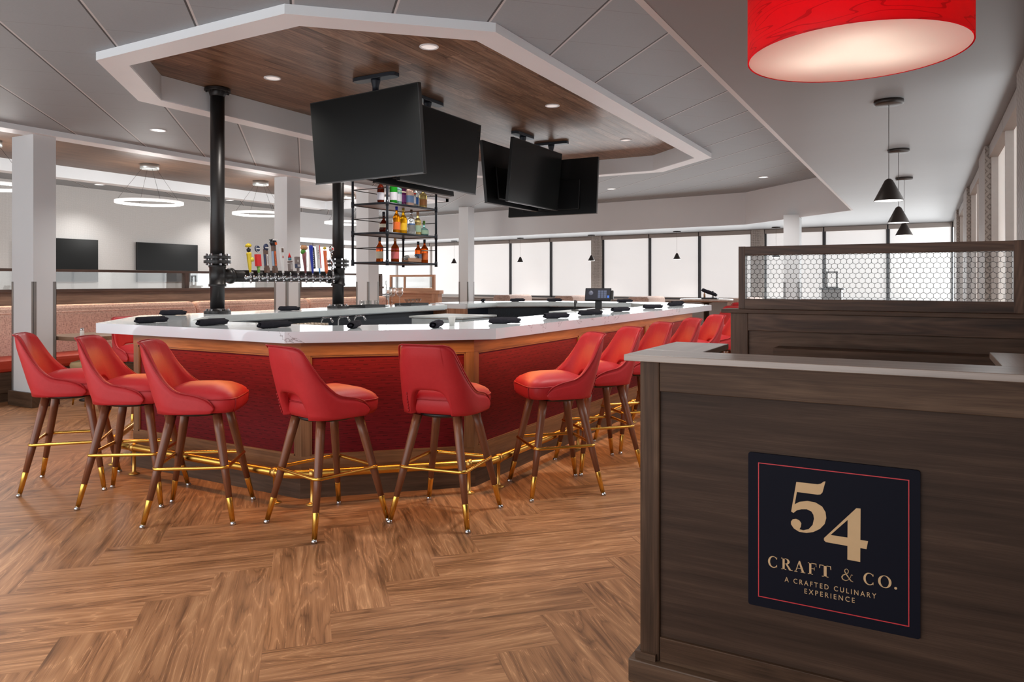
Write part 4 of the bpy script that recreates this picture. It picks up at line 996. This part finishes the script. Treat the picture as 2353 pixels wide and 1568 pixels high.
# ================================================================== TELEVISIONS
def tv(label, loc, yaw, tilt, group=None, w=1.30, h=.742, wall=False):
    t = thing('television', label, 'television', loc, yaw, group); t.rotation_euler = (tilt, 0, yaw)
    MB().box(-w/2, w/2, -.012, .028, -h/2, h/2).build('bezel', M['tv_black'], t, bevel=.003)
    MB().box(-w/2+.008, w/2-.008, -.0135, -.0115, -h/2+.014, h/2-.008).build('screen', M['tv_screen'], t)
    MB().box(-w/2, w/2, -.0145, -.0118, -h/2, -h/2+.010).build('bottom_edge', M['tv_edge'], t)
    MB().box(-w*.32, w*.32, .026, .055, -h*.42, h*.12).build('rear_housing', M['tv_black'], t, bevel=.01)
    MB().box(-.11, .11, .05, .085 if not wall else .056, -.12, .12).build('mount_plate', M['black_metal'], t)
    return t
GT = 'televisions hanging over the bar'; TT = radians(5.5)
tv('large black television hanging nearest, facing the front left', (-4.25, 4.955, 2.635), radians(-4.5), TT, GT)
tv('black hanging television second from front, screen facing right over the bar', (-4.152, 6.0, 2.665), radians(90), TT, GT)
tv('hanging television seen only by its lower edge above the bottle shelf', (-4.515, 6.0, 2.665), radians(-90), TT, GT)
tv('rear hanging television with its screen facing right, in front of two others', (-4.152, 8.0, 2.665), radians(90), TT, GT)
tv('rear hanging television showing its black back, left of the rear cluster', (-4.515, 8.0, 2.665), radians(-90), TT, GT)
tv('farthest hanging television showing its black back, right of rear cluster', (-4.33, 8.83, 2.62), radians(180), TT, GT)
def mount(label, x, y, rz, arms):
    t = thing('ceiling_mount', label, 'television mount', (x, y, WOOD_Z), rz, 'television mounts on the wooden ceiling')
    P = [(-.24, -.03), (-.20, -.052), (.20, -.052), (.24, -.03), (.24, .03), (.20, .052), (-.20, .052), (-.24, .03)]
    MB().prism(P, -.035, -.001).build('ceiling_plate', M['blue_black'], t, bevel=.003)
    MB().lathe([(.030, -.62), (.030, -.22), (.037, -.215), (.037, -.15), (.029, -.145), (.029, -.10), (.042, -.05), (.042, -.03)], 16).build('pole', M['blue_black'], t)
    for a in arms: MB().box(*a).build('arm', M['black_metal'], t)
mount('black television mount nearest the front of wooden ceiling', -4.25, 5.10, 0, [(-.05, .05, -.07, .02, -.62, -.50)])
mount('black television mount second from front of wooden ceiling', -4.335, 6.0, radians(90), [(-.06, .06, -.105, .105, -.60, -.48)])
mount('black television mount third along wooden ceiling above rear cluster', -4.335, 8.0, radians(90), [(-.06, .06, -.105, .105, -.60, -.48)])
mount('black television mount farthest along the wooden ceiling', -4.28, 8.68, 0, [(-.05, .05, -.02, .07, -.64, -.52)])
GW = 'televisions on the left wall'
for y, lab in ((9.285, 'black wall television right of the white pillar, above the booth rail'), (7.21, 'black wall television half hidden behind the white pillar')):
    tv(lab, (-12.944, y, 1.745), radians(90), 0, GW, 1.33, .75, True)

# ================================================================== LAMPS
DX, DY, DZ, DR = -.185, 2.46, 2.06, .311
dp = thing('drum_pendant_lamp', 'big red wood veneer drum lamp with glowing white diffuser overhead', 'pendant lamp', (DX, DY, DZ))
MB().lathe([(DR, 0), (DR, .27), (DR-.004, .27), (DR-.004, 0)], 72, cap=False).build('shade', M['red_shade'], dp, recalc=True)
MB().box(DR*.74-.0, DR*.74+.006, DR*.66, DR*.675, 0, .27).build('shade_seam', M['red_shade'], dp)
MB().lathe([(.0001, .004), (DR*.55, .004), (DR*.9, .003), (DR-.004, .0015)], 72, cap=False).build('diffuser', M['diffuser'], dp)
MB().lathe([(.06, .355), (.06, .38)], 20).build('canopy', M['bronze'], dp)
sp = MB().tube([(0, 0, .255), (0, 0, .36)], .01, 8)
for k in range(3):
    a = 2*pi*k/3+.3; sp.tube([(0, 0, .255), ((DR-.004)*cos(a), (DR-.004)*sin(a), .255)], .004, 6)
sp.build('spider', M['bronze'], dp)
for k in range(3):
    a = 2*pi*k/3-1.35; MB().lathe([(.0001, .15), (.022, .162), (.028, .185), (.02, .21), (.012, .225), (.012, .255)], 14, (.12*cos(a), .12*sin(a), 0)).build('bulb', M['bulb'], dp)
    light('drum_bulb', 'POINT', (DX+.12*cos(a), DY+.12*sin(a), DZ+.16), 2.0, (1, .93, .84), shadow_soft_size=.05)
def pendant(x, y, label, group, s=1.0, drop=.46):
    t = thing('pendant_lamp', label, 'pendant lamp', (x, y, LOW), 0, group)
    MB().lathe([(.080, 0), (.080, -.022), (.070, -.026), (.0001, -.026)], 28).build('canopy', M['bronze'], t)
    MB().tube([(0, 0, -.026), (0, 0, -drop)], .0018, 6).build('cord', M['bronze'], t)
    MB().lathe([(.0001, -drop+.0), (.010, -drop-.002), (.022, -drop-.012), (.080, -drop-.128), (.0815, -drop-.132), (.078, -drop-.132), (.020, -drop-.018), (.0001, -drop-.016)], 32, cap=False).build('shade', M['bronze'], t)
    MB().lathe([(.036, -drop-.126), (.077, -drop-.126), (.077, -drop-.1315), (.036, -drop-.1315)], 32, cap=False).build('glow_ring', M['pendant_glow'], t)
    MB().lathe([(.0001, -drop-.124), (.036, -drop-.124)], 24, cap=False).build('reflector', M['bronze'], t)
    light('pendant_light', 'SPOT', (x, y, LOW-drop-.15), 14, (1, .95, .88), spot_size=radians(120), spot_blend=.9, shadow_soft_size=.06)
GP = 'bronze cone pendants along the right windows'
for y, lab in zip((4.87, 6.71, 8.55, 10.4, 12.2), ('nearest bronze cone pendant, under the red drum lamp', 'second bronze cone pendant behind the nearest one', 'third bronze cone pendant just above the partition top', 'bronze cone pendant fourth along the right windows', 'bronze cone pendant fifth along the right windows')):
    if y < 9: pendant(-.185, y, lab, GP)
GQ = 'small cone pendants along the rear windows'
for x, lab in zip((-2.53, -4.57, -6.63, -8.60, -10.70), ('small cone pendant seen through top of wire partition', 'small cone pendant before rear blinds above the sales terminal right side', 'small cone pendant before the grey patterned pilaster', 'small cone pendant before rear blinds right of far white pillar', 'small cone pendant before rear blinds left of far white pillar')):
    pendant(x, by(x)-.62, lab, GQ)
def ring_lamp(y, label):
    x, z = -10.3, 3.16
    t = thing('ring_lamp', label, 'ring lamp', (x, y, z), 0, 'glowing ring lamps over the booths')
    MB().lathe([(.135, 0), (.135, -.07), (.128, -.075), (.0001, -.075)], 32).build('canopy', M['steel'], t)
    R, zz = .478, -.60
    MB().lathe([(R, zz), (R, zz+.038), (R-.05, zz+.038), (R-.05, zz), (R, zz)], 64, cap=False).build('light_ring', M['ring_glow'], t)
    for k in range(4):
        a = pi/4+k*pi/2+.5; MB().tube([(.11*cos(a), .11*sin(a), -.075), ((R-.025)*cos(a), (R-.025)*sin(a), zz+.038)], .0022, 5).build('cable', M['bronze'], t)
    light('ring_light', 'POINT', (x, y, z-.72), 55, (1, .98, .95), shadow_soft_size=.3)
for y, lab in ((4.87, 'ring lamp at far left, cut by the frame and the white pillar'), (7.07, 'large glowing ring lamp between the white pillar and black pipe'), (9.22, 'glowing ring lamp half behind the second white pillar'), (11.5, 'small far ring lamp behind the rear black pipe')): ring_lamp(y, lab)

# ================================================================== BOOTHS ON THE LEFT
bn = thing('booth_bench', 'long booth bench with peach tweed back and red seat along the left', 'bench', (-9.5, 7.2, 0)); S = (-9.5, 7.2, 0)
MB().box(-9.82, -9.16, 2.2, 12.0, 0, .10, 1).build('toe_kick', M['kick'], bn, S)
MB().box(-9.84, -9.12, 2.2, 12.0, .10, .34, 1).build('base', M['kick'], bn, S, bevel=.006)
MB().box(-9.80, -9.08, 2.2, 12.0, .34, .48, 1).build('seat_cushion', M['red_seat'], bn, S, bevel=.04)
for y0, y1 in ((2.2, 5.06), (5.08, 7.41), (7.43, 9.76), (9.78, 12.0)):
    pr = [(-9.87, .44), (-9.60, .44), (-9.60, .70), (-9.63, .95), (-9.66, 1.0), (-9.67, 1.03), (-9.70, 1.062), (-9.78, 1.075), (-9.87, 1.06)]
    mb = MB(); n = len(pr); vs = []
    ys = [y0, y0+.02, y0+.06, (y0+y1)/2, y1-.06, y1-.02, y1]
    for i, y in enumerate(ys):
        sq = {0: .05, 1: .018, 2: 0, 3: 0, 4: 0, 5: .018, 6: .05}[i]
        for x, z in pr: vs.append((x-(sq if x > -9.8 else 0), y, z-(sq*.5 if z > 1 else 0)))
    fs = [(i*n+k, i*n+(k+1) % n, (i+1)*n+(k+1) % n, (i+1)*n+k) for i in range(len(ys)-1) for k in range(n)]+[list(range(n)), [(len(ys)-1)*n+k for k in range(n)][::-1]]
    mb.add(vs, fs); mb.build('back_cushion', M['tweed'], bn, S)
    MB().tube([(-9.648, y0+.03, .985), (-9.645, y1-.03, .985)], .007, 6).build('roll_seam', M['tweed'], bn, S)
bp = thing('booth_partition', 'long wooden booth partition with glass panes above the peach bench', 'partition', (-9.93, 7.2, 0)); S = (-9.93, 7.2, 0)
MB().box(-9.97, -9.90, 2.2, 12.1, 0, 1.235, 1).build('panel', M['booth_oak'], bp, S)
MB().box(-10.01, -9.86, 2.2, 12.1, 1.235, 1.274, 1).build('cap', M['booth_oak'], bp, S, bevel=.003)
MB().box(-9.97, -9.90, 2.2, 12.1, 1.503, 1.538, 1).build('top_rail', M['booth_oak'], bp, S, bevel=.003)
ps = (2.7, 5.07, 7.42, 9.77, 12.06)
for y in ps: MB().box(-9.975, -9.895, y-.035, y+.035, 1.274, 1.505, 2).build('post', M['booth_oak'], bp, S)
for a, b in zip(ps, ps[1:]):
    MB().box(-9.938, -9.932, a+.035, b-.035, 1.274, 1.503).build('glass_pane', M['pane'], bp, S)
# end cap of the row of booths
ep = thing('booth_end_partition', 'brown wooden booth end with small glazed window behind the wine glasses', 'partition', (-9.15, 12.1, 0)); S = (-9.15, 12.1, 0)
MB().box(-9.72, -8.50, 12.10, 12.16, 0, 1.13, 0).build('panel', M['far_oak'], ep, S)
MB().box(-9.75, -8.42, 12.05, 12.2, 1.13, 1.20, 0).build('cap', M['far_oak'], ep, S, bevel=.004)
MB().box(-8.62, -8.46, 12.06, 12.2, 0, 1.13, 2).build('end_post', M['far_oak'], ep, S, bevel=.004)
fm = MB().box(-9.72, -8.58, 12.11, 12.15, 1.20, 1.245, 0).box(-9.72, -8.58, 12.11, 12.15, 1.475, 1.515, 0).box(-9.72, -9.67, 12.11, 12.15, 1.245, 1.475, 2).box(-8.64, -8.58, 12.11, 12.15, 1.245, 1.475, 2).box(-9.36, -9.32, 12.115, 12.145, 1.245, 1.475, 2)
fm.build('window_frame', M['far_oak'], ep, S)
MB().box(-9.67, -8.64, 12.128, 12.132, 1.245, 1.475).build('glass_pane', M['pane'], ep, S)
# table, pouf and shaker by the pillar
tb = thing('dining_table', 'dark oak dining table with clipped corners between bench and white pillar', 'table', (-8.42, 5.1, 0)); S = (-8.42, 5.1, 0)
c = .1; x0, x1, y0, y1 = -8.80, -8.02, 4.70, 5.5
MB().prism([(x0+c, y0), (x1-c, y0), (x1, y0+c), (x1, y1-c), (x1-c, y1), (x0+c, y1), (x0, y1-c), (x0, y0+c)], .715, .76).build('table_top', M['table_oak'], tb, S, bevel=.003)
MB().lathe([(.045, .03), (.045, .715)], 16, (-8.42, 5.1, 0)).build('pedestal', M['black_metal'], tb, S)
MB().lathe([(.17, 0), (.17, .012), (.06, .035)], 24, (-8.42, 5.1, 0)).build('base_plate', M['black_metal'], tb, S)
sk = thing('salt_shaker', 'small white glass shaker on the dining table by pillar', 'shaker', (-8.22, 4.82, .76))
MB().lathe([(.021, 0), (.023, .004), (.021, .06), (.016, .068)], 14).build('glass_body', M['plastic_white'], sk)
MB().lathe([(.018, .066), (.019, .07), (.018, .088), (.01, .094)], 14).build('lid', M['chrome'], sk)
pf = thing('pouf', 'round tan leather stool with brass legs under the dining table', 'stool', (-8.14, 4.86, 0))
MB().lathe([(.0001, .40), (.17, .40), (.19, .42), (.195, .45), (.185, .475), (.12, .495), (.0001, .50)], 28).build('seat', M['tan_leather'], pf)
for k in range(4):
    a = pi/4+k*pi/2; MB().tube([(.12*cos(a), .12*sin(a), .40), (.17*cos(a), .17*sin(a), 0)], [.014, .009], 8).build('leg', M['brass'], pf)

# ================================================================== THINGS ON THE COUNTER
GN = 'black napkin rolls on the white bar counter'
def napkin_mesh():
    mb = MB(); rows = []; n = 16; L = .225
    for i in range(13):
        u = i/12; x = -L/2+L*u; k = .80+.2*sin(pi*min(1, u*1.25+.1)) ; r = .026*k*(1+.05*sin(u*17)); fl = .92
        if i in (0, 12): r *= .86
        rows.append([(x+.006*sin(3*a_), cos(a_)*r*1.2, .0225+sin(a_)*r*fl) for a_ in [2*pi*q/n for q in range(n)]])
    mb.grid(rows, True, True)
    # spiral folds at the ends and the loose flap
    for e, s in ((rows[0], -1), (rows[-1], 1)):
        cx = e[0][0]; inner = [(cx-s*.03, y*.55, .0225+(z-.0225)*.5) for x, y, z in e]; core = [(cx+s*.002, y*.42, .0225+(z-.0225)*.36) for x, y, z in e]
        mb.grid([e, inner] if s > 0 else [inner, e], True, True); mb.grid([inner, core], True, True)
        mb.add(core, [list(range(n))])
    mb.grid([[(-.03, -.0325, .022), (-.03, -.02, .0435), (-.03, .01, .0480)], [(.085, -.030, .024), (.09, -.018, .0425), (.1, .008, .0470)]], True)
    return mb
nk0 = None
NK = [(-4.93, 3.40, 80, 'black napkin roll nearest the counter left corner'), (-5.90, 4.28, 30, 'black napkin roll on the left counter behind the front corner'),
      (-4.28, 3.41, 86, 'second black napkin roll along the front counter, below the iron pipe'), (-5.78, 5.55, 18, 'black napkin roll beside the iron pipe base'),
      (-3.69, 3.42, 78, 'black napkin roll on front counter left of the corner joint'), (-3.24, 3.68, 118, 'black napkin roll seen end on, above the stool with turned back'),
      (-2.80, 3.98, 112, 'black napkin roll seen end on, nearest the right counter bend'), (-2.63, 4.58, 32, 'black napkin roll first on the right counter'),
      (-2.64, 5.45, 55, 'black napkin roll second on the right counter'), (-2.63, 6.13, 48, 'black napkin roll third on the right counter'),
      (-2.68, 7.02, 62, 'black napkin roll fourth on the right counter, below the terminal'), (-2.67, 8.0, 40, 'black napkin roll fifth on the right counter'),
      (-2.70, 8.95, 60, 'black napkin roll sixth on the right counter'), (-2.85, 9.55, 65, 'black napkin roll at the far right counter corner'),
      (-5.80, 9.45, 116, 'tiny black napkin roll on far counter right of the white pillar'), (-5.43, 9.85, 40, 'tiny bow shaped black napkin roll on the far counter'),
      (-4.95, 10.15, 20, 'tiny black napkin roll on far counter left of the terminal'), (-3.83, 10.2, 15, 'tiny black napkin roll on far counter right of the terminal')]
for i, (x, y, a, lab) in enumerate(NK):
    if i == 0: nk0 = napkin_mesh().build('napkin_roll', M['napkin']); o = nk0
    else: o = nk0.copy(); COL.objects.link(o)
    o.location = (x, y, CT); o.rotation_euler = (0, 0, radians(a)); tag(o, lab, 'napkin roll', GN)
# trays and glasses on the left counter
def tray(y0, y1, lab):
    t = thing('serving_tray', lab, 'tray', (-5.72, (y0+y1)/2, CT), 0, 'black trays on the left counter'); h = (y1-y0)/2
    MB().box(-.11, .11, -h, h, 0, .006).build('tray_base', M['tray'], t)
    MB().box(-.13, -.11, -h-.012, h+.012, .0, .03).box(.11, .13, -h-.012, h+.012, .0, .03).box(-.11, .11, -h-.012, -h, 0, .03).box(-.11, .11, h, h+.012, 0, .03).build('tray_rim', M['tray'], t)
tray(6.54, 6.88, 'black tray of small tumblers on the left counter'); tray(7.40, 7.75, 'black tray of cocktail glasses on the left counter')
def glass_thing(name, prof, x, y, z, lab, grp):
    o = MB().lathe(prof, 18, cap=False).build(name, M['glass']); o.location = (x, y, z); return tag(o, lab, 'glass', grp)
TUM = [(.0001, .002), (.024, .002), (.030, .07), (.032, .074), (.029, .072), (.022, .008), (.0001, .008)]
TUMS = [(-5.70, 6.59, 'tumbler leftmost on the left tray'), (-5.74, 6.66, 'tumbler second from left on the left tray'), (-5.70, 6.71, 'tumbler in the middle of the left tray'), (-5.74, 6.78, 'tumbler fourth on the left tray'), (-5.69, 6.84, 'tumbler rightmost on the left tray')]
for x, y, lab in TUMS: glass_thing('tumbler', TUM, x, y, CT+.007, lab, 'tumblers on the left tray')
COK = [(.0001, .0), (.022, .001), (.022, .004), (.005, .008), (.004, .022), (.040, .072), (.042, .074), (.039, .072), (.003, .026), (.0001, .026)]
for y, lab in ((7.45, 'cocktail glass leftmost on the right tray'), (7.53, 'cocktail glass second on the right tray'), (7.61, 'cocktail glass third on the right tray'), (7.69, 'cocktail glass rightmost on the right tray')):
    glass_thing('cocktail_glass', COK, -5.70, y, CT+.007, lab, 'cocktail glasses on the right tray')
WIN = [(.0001, .0), (.036, .001), (.036, .004), (.008, .010), (.0055, .03), (.0055, .10), (.012, .115), (.036, .14), (.042, .17), (.040, .21), (.036, .235), (.034, .235), (.038, .205), (.040, .17), (.033, .142), (.008, .118), (.0001, .118)]
for x, y, lab in ((-5.68, 7.06, 'wine glass leftmost of three on the left counter'), (-5.70, 7.15, 'wine glass in the middle of three on the left counter'), (-5.66, 7.25, 'wine glass rightmost of three on the left counter')):
    glass_thing('wine_glass', WIN, x, y, CT, lab, 'wine glasses on the left counter')
wc = thing('glass_caddy', 'thin wire handle caddy standing among the wine glasses', 'caddy', (-5.80, 7.16, CT))
MB().lathe([(.04, 0), (.04, .006), (.0001, .006)], 20).build('caddy_base', M['black_metal'], wc)
MB().tube([(0, 0, .006), (0, 0, .26), (0, -.012, .275), (0, -.012, .30), (0, 0, .312), (0, .012, .30), (0, .012, .275), (0, 0, .262)], .0032, 6).build('handle', M['black_metal'], wc)
cp = MB().lathe([(.0001, .0), (.018, .0), (.026, .06), (.027, .062), (.024, .06), (.017, .004), (.0001, .004)], 16, cap=False).build('paper_cup', M['plastic_white']); cp.location = (-2.83, 4.20, CT); tag(cp, 'small white cup on counter beside the end on napkin roll', 'cup')
# sales terminal
ps_ = thing('sales_terminal', 'black touch screen sales terminal on the service cabinet', 'sales terminal', (-3.38, 8.12, 1.03), radians(12))
MB().lathe([(.0001, 0), (.14, 0), (.14, .01), (.05, .022), (.0001, .022)], 24, sy=.75).build('base', M['black_metal'], ps_)
MB().box(-.04, .04, .0, .03, .02, .14).build('stand', M['black_metal'], ps_)
TM = Tr(0, -.02, .185) @ Rot(radians(-18), 'X')
MB().box(-.155, .155, -.012, .02, -.072, .082).build('screen_housing', M['tv_black'], ps_, M4=TM, bevel=.004)
so_ = MB().box(-.145, .145, -.0135, -.0118, -.06, .072).build('screen', emit('terminal_screen', srgb(24, 27, 42), .15), ps_, M4=TM)
kp = MB()
for r in range(4):
    for q in range(3): kp.box(.0+q*.036, .03+q*.036, -.0145, -.0134, -.040+r*.024, -.021+r*.024)
kp.build('keypad', emit('terminal_keys', srgb(92, 102, 128), .2), so_, M4=TM)
MB().box(.112, .136, -.0145, -.0134, -.040, -.010).build('key', emit('terminal_key_blue', srgb(70, 120, 220), .25), so_, M4=TM)
MB().lathe([(.0001, 0), (.028, 0), (.028, .001)], 16, M4=TM @ Tr(-.085, -.0134, .02) @ Rot(pi/2, 'X')).build('logo', emit('terminal_mark', srgb(110, 114, 130), .2), so_)
MB().box(.155, .182, -.01, .04, -.05, .055).build('card_reader', M['black_metal'], ps_, M4=TM, bevel=.006)
pr_ = thing('barcode_scanner', 'small black hand scanner left of the sales terminal', 'scanner', (-3.62, 7.98, 1.03), radians(100))
MB().tube([(0, 0, 0), (0, 0, .06), (.008, 0, .085), (.035, 0, .105)], [.016, .012, .016, .022], 10).build('scanner_body', M['black_metal'], pr_)
MB().lathe([(.045, 0), (.045, .01), (.02, .015)], 16).build('scanner_base', M['black_metal'], pr_)

# ================================================================== FAR SEATING
GB = 'taupe booth seats before the rear windows'
for x, lab in ((-8.62, 'taupe booth seat right of the far white pillar'), (-6.93, 'taupe booth seat before blinds left of the terminal'), (-5.14, 'taupe booth seat before blinds right of the terminal'), (-3.05, 'taupe booth seat at right behind the round high table')):
    t = thing('banquette', lab, 'booth', (x, by(x)-.95, 0), 0, GB)
    P = [(-.30, 0), (.30, 0), (.30, .45), (.22, 1.03), (.18, 1.06), (-.18, 1.06), (-.22, 1.03), (-.30, .45)]
    vs = [(a, -.55, z) for a, z in P]+[(a, .55, z) for a, z in P]; n = len(P)
    MB().add(vs, [list(range(n)), list(range(n, 2*n))[::-1]]+[(k, (k+1) % n, n+(k+1) % n, n+k) for k in range(n)]).build('double_back', M['far_tweed'], t, bevel=.02)
    MB().box(-.72, -.27, -.55, .55, .0, .46).build('seat', M['far_tweed'], t, bevel=.03); MB().box(.27, .72, -.55, .55, .0, .46).build('seat', M['far_tweed'], t, bevel=.03)
rt = thing('high_table', 'round high table of pale wood beyond the right bar end', 'table', (-3.45, 13.35, 0))
MB().lathe([(.0001, 1.01), (.44, 1.01), (.47, 1.02), (.47, 1.055), (.465, 1.06), (.0001, 1.06)], 40).build('table_top', M['ledge'], rt)
MB().lathe([(.05, .03), (.05, .98), (.12, 1.0), (.12, 1.01)], 16).build('pedestal', M['black_metal'], rt)
MB().lathe([(.3, 0), (.3, .012), (.06, .035)], 24).build('base_plate', M['black_metal'], rt)
cd = thing('condiment_caddy', 'black caddy with small bottles on the round high table', 'caddy', (-3.38, 13.25, 1.06))
MB().box(-.12, .16, -.07, .07, 0, .03).build('caddy_tray', M['black_metal'], cd, bevel=.004)
for qx, col_ in ((-.09, CORK), (.06, WHT)):
    j = MB().lathe([(.018, .03), (.018, .09), (.01, .105), (.01, .125)], 10, (qx, .04, 0)).build('jar', col_, cd); MB().lathe([(.013, .118), (.013, .145)], 10, (qx, .04, 0)).build('lid', BLK, cd)
nk = nk0.copy(); COL.objects.link(nk); nk.location = (-3.36, 13.15, 1.15); nk.rotation_euler = (0, radians(22), radians(15)); nk.scale = (1.25, 1.2, 1.4); tag(nk, 'black napkin roll leaning on the caddy on round high table', 'napkin roll')

gr = thing('glass_rack', 'small crate of upturned bar glasses on the sink bench', 'glass rack', (-5.2, 5.2, .843))
MB().box(-.13, .13, -.22, .22, 0, .008).box(-.13, -.122, -.22, .22, .008, .06).box(.122, .13, -.22, .22, .008, .06).box(-.122, .122, -.22, -.212, .008, .06).box(-.122, .122, .212, .22, .008, .06).build('crate', colour('crate', 92, 80, 70), gr)
gl = MB()
for a in range(5):
    for b in range(9): gl.lathe([(.020, .01), (.016, .12), (.015, .124), (.0001, .124)], 10, (-.096+a*.048, -.19+b*.0475, 0), cap=False)
gl.build('glasses', colour('smoked_glass', 176, 160, 140, rough=.15), gr)['kind'] = 'stuff'
ks = thing('menu_stand', 'dark stand with an open frame on top seen through wire partition', 'stand', (-1.42, 14.05, 0))
MB().box(-.16, .16, -.14, .14, 0, 1.235).build('cabinet', M['guard'], ks, bevel=.004)
MB().box(-.20, .20, -.17, .17, 1.235, 1.26).build('stand_top', M['frame_black'], ks, bevel=.003)
MB().box(-.10, -.07, -.02, .02, 1.26, 1.55).box(.06, .09, -.02, .02, 1.26, 1.55).box(-.10, .09, -.02, .02, 1.525, 1.555).box(-.10, .09, -.02, .02, 1.26, 1.285).build('frame', M['guard'], ks)

# ================================================================== LIGHT
w = bpy.data.worlds.new('room_daylight'); scn.world = w; w.use_nodes = True
bg = w.node_tree.nodes['Background']; bg.inputs[0].default_value = (.93, .97, 1, 1); bg.inputs[1].default_value = 2.65
# added fill spots without fixtures, overhead and behind the camera, to brighten the room
for x, y in ((-2.0, 1.2), (-4.6, 1.2), (-7.2, 1.2), (-2.0, -1.2), (-4.6, -1.2), (-7.2, -1.2), (-1.75, 4.4), (-1.75, 7.6), (-7.35, 8.6), (-7.35, 12.0), (-12.35, 4.79), (-12.35, 2.05)):
    light('downlight', 'SPOT', (x, y, CEIL-.03 if x > -9 else 2.95), 96 if y < 2 else 130, (1, .955, .90), spot_size=radians(130), spot_blend=.9, shadow_soft_size=.1)
light('booth_strip', 'AREA', (-9.815, 7.1, 1.228), 15, (1, .74, .54), (0, radians(-20), 0), shape='RECTANGLE', size=.03, size_y=9.6)
# daylight entering through the blinds
light('window_daylight', 'AREA', (-7.1, by(-7.1)-.2, 1.58), 190, (.95, .98, 1), (pi/2, 0, ang+pi), shape='RECTANGLE', size=14.8, size_y=1.1)
light('window_daylight', 'AREA', (.40, 9.9, 1.70), 75, (.95, .98, 1), (pi/2, 0, pi/2), shape='RECTANGLE', size=10.8, size_y=1.35)
light('window_daylight', 'AREA', (-14.66, 14.9, 1.70), 70, (.95, .98, 1), (pi/2, 0, -pi/2), shape='RECTANGLE', size=4.8, size_y=1.35)
for o in list(COL.objects):
    if o.type == 'EMPTY' and not o.children: print('EMPTY', o.name)
